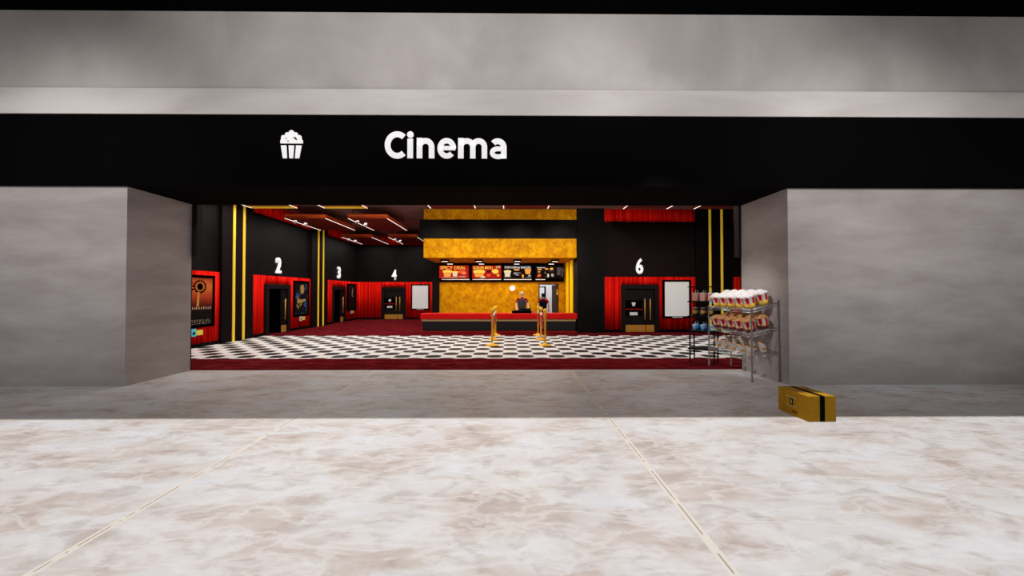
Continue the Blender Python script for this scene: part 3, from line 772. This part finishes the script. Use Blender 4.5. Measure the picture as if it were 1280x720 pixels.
# ------------------------------------------------------------------ hanging ceiling panels
rowsd = [(9.6, 12.3, [(-8.79, -7.22), (-6.31, -4.83), (-2.69, -1.13), (-.19, 1.35), (3.93, 5.46), (6.37, 7.93)]),
         (13.94, 16.67, [(-8.72, -7.12), (-6.27, -4.72)]), (18.7, 21.35, [(-8.72, -7.15), (-6.3, -4.75)])]
xn = {0: ['over the left wall', 'left of centre', 'left of the stand centre', 'over the rope posts', 'over door 6', 'over the right pilaster'], 1: ['beside the left wall', 'beside the stand'], 2: ['beside the left wall', 'beside the stand']}
rn = ['front', 'middle', 'rear']
for r_, (y0, y1, xs_) in enumerate(rowsd):
    for i, (xa, xb) in enumerate(xs_):
        w, l = xb - xa, y1 - y0
        t = thing('ceiling_panel', 'hanging rust red ceiling panel with white edge strips, %s row, %s' % (rn[r_], xn[r_][i]), 'ceiling panel', ((xa + xb) / 2, y0, 4.5), 0, 'hanging ceiling panels in the lobby')
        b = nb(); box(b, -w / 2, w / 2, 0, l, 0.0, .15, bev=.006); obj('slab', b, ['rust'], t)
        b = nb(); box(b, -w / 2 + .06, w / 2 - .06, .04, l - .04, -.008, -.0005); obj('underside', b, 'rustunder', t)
        if r_ == 0 and i < 2:
            b = nb(); box(b, -w / 2 + .05, w / 2 - .05, l - .30, l + .004, -.012, -.0085); obj('yellow_end_band', b, 'brassline_glow', t)  # yellow band across the far end of the underside
        for sx in (-1, 1):
            b = nb(); box(b, sx * (w / 2 - .014) - .011, sx * (w / 2 - .014) + .011, .03, l - .03, -.014, -.0005); obj('led_strip', b, 'led', t)
        for (u, v) in ((-w / 2 + .1, .2), (w / 2 - .1, .2), (-w / 2 + .1, l - .2), (w / 2 - .1, l - .2)):
            b = nb(); tube(b, [(u, v, .15), (u, v, .5)], .008, 6); obj('hanging_wire', b, 'blackmetal', t)
        for q in (0, 1):
            M = Matrix.Translation((-w / 2 + .28 + .12 * q, .25 + .5 * q, -.10)) @ Matrix.Rotation(.5, 4, 'Y')
            b = nb(); lathe(b, [(0, -.08), (.05, -.08), (.055, -.05), (.055, .05), (.03, .08), (0, .08)], 14, M=M); tube(b, [(-w / 2 + .28 + .12 * q, .25 + .5 * q, -.10), (-w / 2 + .28 + .12 * q, .25 + .5 * q, -.008)], .012, 6)
            obj('spotlight', b, 'steelpost', t)
        ld = bpy.data.lights.new('panel_light', 'AREA'); ld.shape = 'RECTANGLE'; ld.size = w * .9; ld.size_y = l * .9; ld.energy = 60; ld.color = (1, .95, .88)
        lo = bpy.data.objects.new('panel_light', ld); C.objects.link(lo); lo.parent = t; lo.location = (0, l / 2, -.05)
        ld.energy = 75 if r_ == 0 else 60

# ------------------------------------------------------------------ chrome wire rack
RX, RYY, RD, RL = 4.37, 6.42, .485, 1.38
rk = thing('wire_rack', 'chrome wire rack with three sloping shelves against the right jamb', 'rack', (RX, RYY, 0))
for (x, y, h) in ((0, 0, 1.31), (RD, 0, 1.46), (0, RL, 1.31), (RD, RL, 1.46)):
    b = nb(); lathe(b, [(0, 0.002), (.018, 0.002), (.018, .03), (.0145, .035), (.0145, h), (.017, h + .002), (.012, h + .012), (0, h + .014)], 12, (x, y, 0)); obj('post', b, 'steelpost', rk)
SH = [(1.285, 1.42), (.845, .975), (.40, .545)]
def zat(i, x): return SH[i][0] + (SH[i][1] - SH[i][0]) * x / RD
for i in range(3):
    b = nb(); r = .0045
    def Q(x, y, dz=0): return (x, y, zat(i, x) + dz)
    for dz in (0, -.045):
        tube(b, [Q(0, 0, dz), Q(RD, 0, dz)], r + .001, 6); tube(b, [Q(0, RL, dz), Q(RD, RL, dz)], r + .001, 6)
        tube(b, [Q(0, 0, dz), Q(0, RL, dz)], r + .001, 6); tube(b, [Q(RD, 0, dz), Q(RD, RL, dz)], r + .001, 6)
    n = 34
    for k in range(1, n): tube(b, [Q(0, RL * k / n, .002), Q(RD, RL * k / n, .002)], .0028, 5)
    for k in (1, 2): tube(b, [Q(RD * k / 3, 0, -.004), Q(RD * k / 3, RL, -.004)], .004, 5)
    for (A, B, m) in (((0, 0), (0, RL), 26), ((RD, 0), (RD, RL), 26), ((0, 0), (RD, 0), 9), ((0, RL), (RD, RL), 9)):
        pts = []
        for k in range(m + 1):
            u = k / m; x = A[0] + (B[0] - A[0]) * u; y = A[1] + (B[1] - A[1]) * u
            pts.append(Q(x, y, 0 if k % 2 else -.045))
        tube(b, pts, .003, 5)
    obj('wire_shelf', b, 'chrome', rk)

def popcorn_mesh(r, h, seed, n=60, s=.019):
    R = random.Random(seed); b = nb()
    lathe(b, [(0, 0), (r * .93, 0), (r * .8, h * .45), (r * .45, h * .8), (0, h * .9)], 14)
    for k in range(n):
        a = R.uniform(0, 2 * PI); q = math.sqrt(R.uniform(0, 1)); rr = r * q * .98
        z = h * (1 - q ** 2) * .85 + .004 + (0.008 if q > .85 else 0)
        g = nb(); bmesh.ops.create_icosphere(g, subdivisions=1, radius=s * R.uniform(.7, 1.15))
        for v in g.verts: v.co = v.co * R.uniform(.8, 1.2) + Vector((rr * math.cos(a), rr * math.sin(a), z))
        for f in g.faces: f.smooth = True
        merge(b, g)
    return b
def star(b, c, r, ang):
    M = Matrix.Rotation(ang, 4, 'Z') @ Matrix.Translation(c)
    pts = []
    for k in range(10):
        a = PI / 2 + PI * k / 5; q = r if k % 2 == 0 else r * .45
        pts.append(M @ Vector((0, q * math.cos(a), q * math.sin(a))))
    A = [b.verts.new(p) for p in pts]; b.faces.new(A)
def make_bucket(label, kind, group):   # tapered striped tub
    t = thing('popcorn_bucket', label, 'popcorn bucket', (0, 0, 0), 0, group)
    r0, r1, h = .080, .113, .195; zb = .42 if kind == 0 else .34
    rb = r0 + (r1 - r0) * zb
    b = nb(); lathe(b, [(rb, h * zb), (r1, h), (r1 + .004, h + .003), (r1 - .003, h + .004), (rb, h * zb)], 24, stripe=lambda k, i: (k // 2 + 1) % 2); obj('striped_side', b, ['cupred', 'cupwhite'], t)
    b = nb(); lathe(b, [(0, 0), (r0, 0), (rb, h * zb), (0, h * zb)], 24); bd = obj('base_band', b, 'cupyellow' if kind == 0 else 'cupmaroon', t)
    b = nb()
    for k in range(5):
        rr = r0 + (r1 - r0) * .52 + .004
        star(b, (rr - .002, 0, h * .44), .030, 2 * PI * k / 5 + .3)
    obj('star_emblem', b, 'cuporange' if kind == 0 else 'cupyellow', t)
    p = obj('popcorn', popcorn_mesh(r1, .085 if kind == 0 else .05, 5 + kind, 75, .021), 'popcorn' if kind == 0 else 'caramel', t); p.location = (0, 0, h)
    return t
def make_hotdog(label, group):
    t = thing('hot_dog_carton', label, 'snack', (0, 0, 0), 0, group)
    b = nb()   # tall wedge carton, open slanted mouth
    prism(b, [(-.034, 0), (.034, 0), (.046, .10), (-.046, .18)], -.035, .035); obj('carton', b, 'paper', t)
    b = nb(); prism(b, [(-.03, .03), (.03, .03), (.035, .075), (-.035, .085)], -.037, -.0355); obj('mustard_label', b, 'mustard', t)
    M = Matrix.Translation((0, 0, .150)) @ Matrix.Rotation(math.radians(40) + PI / 2, 4, 'Y') @ Matrix.Scale(.74, 4)
    for s_ in (-1, 1):
        b = nb(); lathe(b, [(0, -.095), (.016, -.088), (.021, -.05), (.021, .05), (.016, .088), (0, .095)], 12, M=M @ Matrix.Translation((0, s_ * .018, 0))); obj('bun_half', b, 'bun', t)
    b = nb(); lathe(b, [(0, -.105), (.010, -.10), (.014, -.08), (.014, .08), (.010, .10), (0, .105)], 12, M=M @ Matrix.Translation((-.014, 0, 0))); obj('sausage', b, 'sausage', t)
    return t
row_n = ['nearest', 'second nearest', 'middle', 'second farthest', 'farthest']
for sh, nm, gp in ((0, 'white popcorn bucket', 'white popcorn buckets on the top rack shelf'), (1, 'caramel popcorn bucket', 'caramel popcorn buckets on the middle rack shelf'), (2, 'hot dog carton', 'hot dog cartons on the bottom rack shelf')):
    th = math.atan2(SH[sh][1] - SH[sh][0], RD); proto = None
    for c_, lx in enumerate((.115, .35)):
        for k in range(5):
            ly = .19 + .25 * k
            lb = 'striped %s, %s in the %s row, %s wire shelf' % (nm, row_n[k], ('front', 'wall side')[c_], ('top', 'middle', 'bottom')[sh])
            if sh == 2: lb = lb.replace('striped ', 'slanted ')
            loc = (RX + lx, RYY + ly, zat(sh, lx) + .006)
            if proto is None:
                proto = make_bucket(lb, sh, gp) if sh < 2 else make_hotdog(lb, gp)
                proto.location = loc; proto.rotation_euler = (0, -th, 0)
            else: dup(proto, loc, (0, -th, 0), lb)

def price_tag(x, y, z, label, two=True, rz=-PI / 2, grp='cyan and yellow price tags on the rack edges'):
    t = thing('price_tag', label, 'price tag', (x, y, z), rz, grp)
    b = nb(); box(b, -.05, .0 if two else .0, -.012, -.006, -.05, .0, bev=.001); c = obj('cyan_plate', b, 'cyan', t)
    b = nb(); box(b, -.034, -.018, -.0135, -.0115, -.035, -.015); obj('white_mark', b, 'white', c)
    if two:
        b = nb(); box(b, .0, .065, -.012, -.006, -.045, -.008, bev=.001); obj('yellow_plate', b, 'tagyellow', t)
price_tag(RX, RYY + .75, zat(0, 0) - .0, 'cyan and yellow price tag on the top wire shelf edge', rz=-PI/2 + .9)
price_tag(RX, RYY + .75, zat(1, 0) - .0, 'cyan and yellow price tag on the middle wire shelf edge, nearer one', rz=-PI/2 + .9)
price_tag(RX, RYY + 1.22, zat(1, 0) - .0, 'cyan and yellow price tag on the middle wire shelf edge, farther one', rz=-PI/2 + .9)
price_tag(RX, RYY + .75, zat(2, 0) - .0, 'cyan and yellow price tag on the bottom wire shelf edge', rz=-PI/2 + .9)

# ------------------------------------------------------------------ black drinks rack
ang = math.atan2(-.33, .38); BW, BD = .50, .38
br = thing('drinks_rack', 'black metal rack of cold drinks standing behind the chrome wire rack', 'rack', (4.2, 8.29, .002), ang)
for (x, y) in ((0, 0), (BW, 0), (0, BD), (BW, BD)):
    b = nb(); box(b, x - .013, x + .013, y - .013, y + .013, 0, 1.75, bev=.002); obj('post', b, 'blackmetal', br)
BZ = [1.39, 1.045, .70]
for z in BZ + [.30]:
    b = nb(); box(b, -.045, BW + .02, -.02, BD + .02, z - .008, z + .022, bev=.003); obj('shelf', b, 'blackmetal', br)
b = nb()
for (A, B) in (((-.045, 0), (BW + .02, 0)), ((-.045, BD), (BW + .02, BD)), ((0, 0), (0, BD)), ((BW, 0), (BW, BD))): tube(b, [(*A, 1.735), (*B, 1.735)], .011, 6)
obj('top_rail', b, 'blackmetal', br)
def make_drink(k, label, gp):
    t = thing(('milkshake_cup', 'bottled_drink', 'slush_cup')[k], label, 'drink', (0, 0, 0), 0, gp)
    if k == 0:
        b = nb(); box(b, -.05, .05, -.05, .05, 0, .17, bev=.008); obj('cup', b, 'pink', t)
        b = nb(); box(b, -.053, .053, -.053, .053, .17, .185, bev=.004); obj('lid', b, 'pinkwhite', t)
        b = nb(); tube(b, [(.01, 0, .184), (.015, 0, .235), (.03, 0, .245)], .005, 6); obj('straw', b, 'pinkwhite', t)
    elif k == 1:
        b = nb(); lathe(b, [(0, 0), (.045, 0), (.05, .01), (.05, .15), (.042, .17), (0, .17)], 16); obj('jar', b, 'cola', t)
        b = nb(); lathe(b, [(0, .17), (.046, .17), (.046, .19), (0, .19)], 16); obj('lid', b, 'lidgrey', t)
        b = nb(); lathe(b, [(.0505, .05), (.0515, .052), (.0515, .128), (.0505, .13)], 16); obj('label_band', b, 'goldlabel', t)
    else:
        b = nb(); lathe(b, [(0, 0), (.038, 0), (.054, .11), (0, .11)], 16); obj('cup', b, 'blue', t)
        p = popcorn_mesh(.052, .045, 33, 18, .016); o = obj('slush', p, 'bluelight', t); o.location = (0, 0, .11)
        b = nb(); tube(b, [(.0, 0, .13), (.008, 0, .205), (.024, 0, .215)], .005, 6); obj('straw', b, 'bluelight', t)
    return t
R3 = Matrix.Rotation(ang, 3, 'Z')
for k, (nm, gp, z) in enumerate((('pink milkshake cup', 'pink milkshake cups on the black rack', BZ[0]), ('dark jar drink', 'dark jar drinks on the black rack', BZ[1]), ('blue slush cup', 'blue slush cups on the black rack', BZ[2]))):
    proto = None
    for i in range(3):
        for j in range(2):
            p = R3 @ Vector((.09 + .165 * i, .09 + .19 * j, 0)); loc = (4.2 + p.x, 8.29 + p.y, z + .0245)
            lb = '%s, %s column, %s row, on the black drinks rack' % (nm, ('left', 'middle', 'right')[i], ('front', 'rear')[j])
            if proto is None: proto = make_drink(k, lb, gp); proto.location = loc; proto.rotation_euler = (0, 0, ang)
            else: dup(proto, loc, (0, 0, ang), lb)
for (u, z, lb) in ((BW - .03, BZ[0] + .02, 'small cyan tag on the upper shelf of the black drinks rack'), (BW - .03, BZ[1] + .02, 'small cyan tag on the middle shelf of the black drinks rack')):
    p = R3 @ Vector((u, -.025, 0)); price_tag(4.2 + p.x, 8.29 + p.y, z, lb, False, ang, 'small cyan tags on the black drinks rack')

# ------------------------------------------------------------------ cardboard box
bx0, bx1, by0, by1, bh = 3.71, 4.06, 4.43, 4.92, .315
t = thing('cardboard_box', 'brown cardboard box with a black tape stripe on the mall floor', 'box', (bx0, by0, 0))
w, l = bx1 - bx0, by1 - by0
b = nb(); box(b, 0, w, 0, l, .001, bh, bev=.003); obj('carton', b, 'card', t)
b = nb(); box(b, .42 * w, .60 * w, -.0015, l + .0015, .002, bh + .0015); obj('tape', b, 'tape', t)
b = nb()
def onleft(bb, y0, y1, z0, z1, e=.002): box(bb, -e, .0005, l - y1, l - y0, z0, z1)
for (ya, yb) in ((.15, .19), (.27, .31)):
    for (za, zb) in ((.235, .243), (.115, .123)): onleft(b, ya, yb, za, zb)
for y in (.15, .302):
    for (za, zb) in ((.215, .243), (.115, .143)): onleft(b, y, y + .008, za, zb)
obj('corner_marks', b, 'cardmark', t)
b = nb(); onleft(b, .205, .255, .135, .215, .0025); lg = obj('emblem', b, 'tape', t)
b = nb(); onleft(b, .222, .238, .150, .20, .003); onleft(b, .21, .25, .222, .232, .003); onleft(b, .215, .245, .118, .126, .003); obj('emblem_stroke', b, 'cardmark', lg)
b = nb()
for k, (a, c_) in enumerate(((.23, .245), (.25, .262), (.266, .285), (.29, .305), (.31, .325))): onleft(b, a, c_, .045, .06 + .01 * (k % 2))
obj('side_print', b, 'cardtext', t)
b = nb()
for k in range(4): box(b, .02 + .02 * k, .034 + .02 * k, .10, .115, bh, bh + .001)
box(b, .24, .29, .30, .36, bh, bh + .001); obj('top_print', b, 'cardtext', t)

# ------------------------------------------------------------------ people
def skin_mesh(verts, edges, radii, root=0, sub=2):
    me = bpy.data.meshes.new('skinwork'); me.from_pydata(verts, edges, [])
    o = bpy.data.objects.new('skinwork', me); C.objects.link(o)
    m = o.modifiers.new('s', 'SKIN'); m.use_smooth_shade = True
    sv = me.skin_vertices[0].data
    for i, r in enumerate(radii):
        sv[i].radius = (r, r) if not isinstance(r, tuple) else r
        sv[i].use_root = (i == root)
    s = o.modifiers.new('u', 'SUBSURF'); s.levels = sub; s.render_levels = sub
    dg = bpy.context.evaluated_depsgraph_get(); dg.update()
    out = bpy.data.meshes.new_from_object(o.evaluated_get(dg), depsgraph=dg)
    bpy.data.objects.remove(o); bpy.data.meshes.remove(me)
    return out
def flat(me, sy, y0=0.0):
    for v in me.vertices: v.co.y = y0 + (v.co.y - y0) * sy
    return me

def person(label, loc, rz, hands, hair, vest, cap=False, height=1.62):
    """figure facing -y; hands = ((elbow, wrist) left, right)."""
    t = thing('person', label, 'person', loc, rz)
    V = []; E = []; Rr = []
    def add(p, r, par=None):
        V.append(p); Rr.append(r)
        if par is not None: E.append((par, len(V) - 1))
        return len(V) - 1
    pel = add((0, 0, .88), .135)
    wa = add((0, 0, 1.02), .118, pel); ch = add((0, 0, 1.20), .140, wa); sh = add((0, .005, 1.32), .115, ch)
    nk = add((0, .0, 1.40), .05, sh); nk2 = add((0, -.005, 1.44), .047, nk)
    h1 = add((0, -.015, 1.49), .072, nk2); h2 = add((0, -.008, 1.545), .082, h1); h3 = add((0, 0, 1.585), .058, h2)
    arm = {}
    for s_, (el, wr, fd) in zip((-1, 1), hands):
        a = add((s_ * .155, 0, 1.325), .058, sh); a2 = add(((s_ * .20 + el[0]) / 2 * 1.0, el[1] / 2, (1.30 + el[2]) / 2), .047, a)
        e_ = add(el, .038, a2); w_ = add(wr, .025, e_)
        fd = Vector(fd).normalized(); W = Vector(wr); side = Vector((1, 0, 0))
        pm = add(tuple(W + fd * .045), .030, w_); kn = add(tuple(W + fd * .085), .030, pm)
        for f in range(4):
            off = (f - 1.5) * .019; ln = (.062, .072, .068, .052)[f if s_ > 0 else 3 - f]
            p0 = W + fd * .095 + side * off; p1 = p0 + fd * ln * .5; p2 = p0 + fd * ln * .85 + Vector((0, 0, -.018))
            k0 = add(tuple(p0), .0095, kn); k1 = add(tuple(p1), .0085, k0); add(tuple(p2), .0075, k1)
        q = add(tuple(W + fd * .05 - side * s_ * .035), .011, pm); add(tuple(W + fd * .085 - side * s_ * .048), .009, q)
    for s_ in (-1, 1):
        hp = add((s_ * .09, 0, .80), .090, pel); kn = add((s_ * .10, -.01, .46), .055, hp); an = add((s_ * .105, .01, .09), .038, kn)
        add((s_ * .11, -.13, .04), .035, an)
    me = skin_mesh(V, E, Rr)
    b = nb(); b.from_mesh(me); bpy.data.meshes.remove(me)
    for v in b.verts:
        if v.co.z > 1.46: v.co.x *= .88
        elif .9 < v.co.z < 1.34 and abs(v.co.x) < .17: v.co.y *= .82; v.co.x *= 1.12
    # facial features merged into the body mesh
    def ell(c, r, mi):
        g = nb(); bmesh.ops.create_uvsphere(g, u_segments=10, v_segments=8, radius=1)
        for v in g.verts: v.co = Vector((v.co.x * r[0], v.co.y * r[1], v.co.z * r[2])) + Vector(c)
        for f in g.faces: f.smooth = True
        merge(b, g, None, mi)
    ell((0, -.097, 1.515), (.012, .022, .020), 0)
    for s_ in (-1, 1):
        ell((s_ * .029, -.082, 1.540), (.012, .010, .008), 1); ell((s_ * .076, .0, 1.52), (.012, .02, .03), 0)
    ell((0, -.086, 1.480), (.024, .009, .007), 2)
    for f in b.faces: f.smooth = True
    obj('body', b, ['skin', 'eye', 'lip'], t)
    # shirt with short sleeves
    V = []; E = []; Rr = []
    pel = add((0, 0, .86), .150); wa = add((0, 0, 1.02), .134, pel); ch = add((0, 0, 1.20), .156, wa); sh = add((0, .005, 1.315), .130, ch); add((0, .0, 1.375), .075, sh)
    for s_, (el, wr, fd) in zip((-1, 1), hands):
        a = add((s_ * .16, 0, 1.32), .075, sh); m_ = Vector((s_ * .20, 0, 1.30)).lerp(Vector(el), .62); add(tuple(m_), .064, a)
    def cloth(): 
        me = skin_mesh(V, E, Rr)
        for v in me.vertices:
            if .8 < v.co.z < 1.36 and abs(v.co.x) < .18: v.co.y *= .84; v.co.x *= 1.12
        return me
    obj('shirt', cloth(), 'shirt', t)
    V = []; E = []; Rr = []
    pel = add((0, 0, .85), .165); wa = add((0, 0, 1.02), .155, pel); ch = add((0, 0, 1.20), .186, wa); s2 = add((0, .005, 1.31), .168, ch); add((0, .005, 1.375), .088, s2)
    obj('vest', cloth(), vest, t)
    b = nb(); lathe(b, [(.058, 1.375), (.075, 1.36), (.082, 1.385), (.062, 1.415), (.056, 1.41), (.058, 1.375)], 18); obj('collar', b, 'shirt', t)
    V = []; E = []; Rr = []
    pel = add((0, 0, .88), .148)
    for s_ in (-1, 1):
        hp = add((s_ * .09, 0, .79), .104, pel); kn = add((s_ * .10, -.01, .46), .075, hp); add((s_ * .105, .01, .09), .062, kn)
    obj('trousers', skin_mesh(V, E, Rr), 'trousers', t)
    for s_ in (-1, 1):
        b = nb(); box(b, s_ * .11 - .048, s_ * .11 + .048, -.20, .07, 0.001, .085, bev=.03); obj('shoe', b, 'void', t)
    # hair cap over the skull
    b = nb(); g = nb(); bmesh.ops.create_uvsphere(g, u_segments=20, v_segments=14, radius=1)
    r_ = random.Random(4)
    for v in g.verts:
        v.co = Vector((v.co.x * .086, v.co.y * .100 + .012, v.co.z * .088 + 1.550))
        if not cap: v.co += Vector((r_.uniform(-1, 1), r_.uniform(-1, 1), r_.uniform(-1, 1))) * .005
    for v in [v for v in g.verts if v.co.z < 1.475 or (v.co.y < -.035 and v.co.z < 1.575)]: g.verts.remove(v)
    for f in g.faces: f.smooth = True
    merge(b, g)
    obj('hair', b, hair, t)
    if cap:
        b = nb(); lathe(b, [(.093, 1.575), (.094, 1.60), (.075, 1.64), (.04, 1.655), (0, 1.658)], 20)
        prism(b, [(-.07, 1.575), (.07, 1.575), (.06, 1.585), (-.06, 1.585)], -.17, -.05); obj('cap', b, 'vestblack', t)
    return t
person('cashier with pale hair in charcoal vest and red shirt, hands on the register', (.57, 15.38, .002), 0,
       (((-.26, -.10, 1.06), (-.24, -.28, .92), (.15, -1, -.15)), ((.26, -.10, 1.06), (.24, -.28, .92), (-.15, -1, -.15))), 'haircol', 'vest')
pp = person('worker in a black cap and black vest turned away before the back doorway', (1.60, 16.62, .002), math.radians(165),
       (((-.25, .0, 1.07), (-.25, -.12, .88), (0, -.5, -1)), ((.25, .0, 1.07), (.24, -.16, .90), (0, -.5, -1))), 'vestblack', 'vestblack', True)
pp.scale = (.96, .96, .95)

# ------------------------------------------------------------------ lights
def area(name, loc, size, energy, rot=(0, 0, 0), col=(1, 1, 1), sy=None):
    l = bpy.data.lights.new(name, 'AREA'); l.energy = energy; l.color = col; l.size = size
    if sy: l.shape = 'RECTANGLE'; l.size_y = sy
    o = bpy.data.objects.new(name, l); C.objects.link(o); o.location = loc; o.rotation_euler = rot; return o
sun = bpy.data.lights.new('skylight_sun', 'SUN'); sun.energy = 2.9; sun.angle = math.radians(0.8); sun.color = (1, .985, .965)
so = bpy.data.objects.new('skylight_sun', sun); C.objects.link(so); so.location = (0, 2, 12)
area('room_light', (1.9, 19.0, 2.75), 1.6, 45, (0, 0, 0))
area('stand_light', (-.3, 15.9, 2.90), 5.2, 110, (0, 0, 0), (1, .90, .75), 1.6)
for (x, e) in ((-2.7, 60), (-1.2, 60), (.4, 60), (2.0, 60)):      # ceiling spots washing the canopy front
    s_ = bpy.data.lights.new('canopy_spot', 'SPOT'); s_.energy = e * 2; s_.spot_size = math.radians(75); s_.spot_blend = .8; s_.color = (1, .93, .8); s_.shadow_soft_size = .08
    o = bpy.data.objects.new('canopy_spot', s_); C.objects.link(o); o.location = (x, 12.7, 4.4)
    d = Vector((x, 14.4, 3.2)) - o.location; o.rotation_euler = d.to_track_quat('-Z', 'Y').to_euler()
for x, z, e in ((-7.4, 3.1, 600), (-3.4, 5.6, 450), (0, 5.9, 440), (3.2, 5.6, 430), (6.3, 3.1, 600), (-12, 3.5, 340), (11, 3.7, 190)):     # unseen fill spots, added to brighten the upper shopfront wall
    s_ = bpy.data.lights.new('wall_fill_spot', 'SPOT'); s_.energy = e; s_.spot_size = math.radians(74); s_.spot_blend = 1.0; s_.color = (1, .98, .97); s_.shadow_soft_size = .25
    o = bpy.data.objects.new('wall_fill_spot', s_); C.objects.link(o); o.location = (x * .9, 1.4, 5.2)
    d = Vector((x, 6.2, z)) - o.location; o.rotation_euler = d.to_track_quat('-Z', 'Y').to_euler()
s_ = bpy.data.lights.new('rack_fill_spot', 'SPOT'); s_.energy = 460; s_.spot_size = math.radians(30); s_.spot_blend = .9; s_.color = (1, .97, .94); s_.shadow_soft_size = .15  # fill spot with no fixture, added to lift the dim rack goods
o = bpy.data.objects.new('rack_fill_spot', s_); C.objects.link(o); o.location = (1.6, 5.2, 4.3)
o.rotation_euler = (Vector((4.55, 7.3, 1.15)) - o.location).to_track_quat('-Z', 'Y').to_euler()
for x in (-5.6, -2.6, .4, 3.4):        # unseen fill spots, added to light the panel fronts, aimed down the lobby
    s_ = bpy.data.lights.new('lobby_fill_spot', 'SPOT'); s_.energy = 380; s_.spot_size = math.radians(66); s_.spot_blend = .9; s_.color = (1, .90, .80); s_.shadow_soft_size = .12
    o = bpy.data.objects.new('lobby_fill_spot', s_); C.objects.link(o); o.location = (x, 7.9, 4.85)
    d = Vector((x * 1.25, 15, 3.3)) - o.location; o.rotation_euler = d.to_track_quat('-Z', 'Y').to_euler()
W = bpy.data.worlds.new('world'); S.world = W; W.use_nodes = True
bg = W.node_tree.nodes['Background']; bg.inputs[0].default_value = (.97, .965, 1.0, 1); bg.inputs[1].default_value = .17

# ------------------------------------------------------------------ camera
cd = bpy.data.cameras.new('camera'); cd.sensor_width = 36; cd.lens = 36 * 448 / 1280; cd.clip_end = 200
cam = bpy.data.objects.new('camera', cd); C.objects.link(cam)
cam.location = (0, 0, 1.6); cam.rotation_euler = (math.radians(90) + math.atan(6 / 448), 0, -math.atan(-4 / 448) * -1)
S.camera = cam
S.view_settings.view_transform = 'Standard'; S.view_settings.look = 'None'; S.view_settings.gamma = 1; S.view_settings.use_curve_mapping = False
S.view_settings.exposure = 0
S.cycles.max_bounces = 8
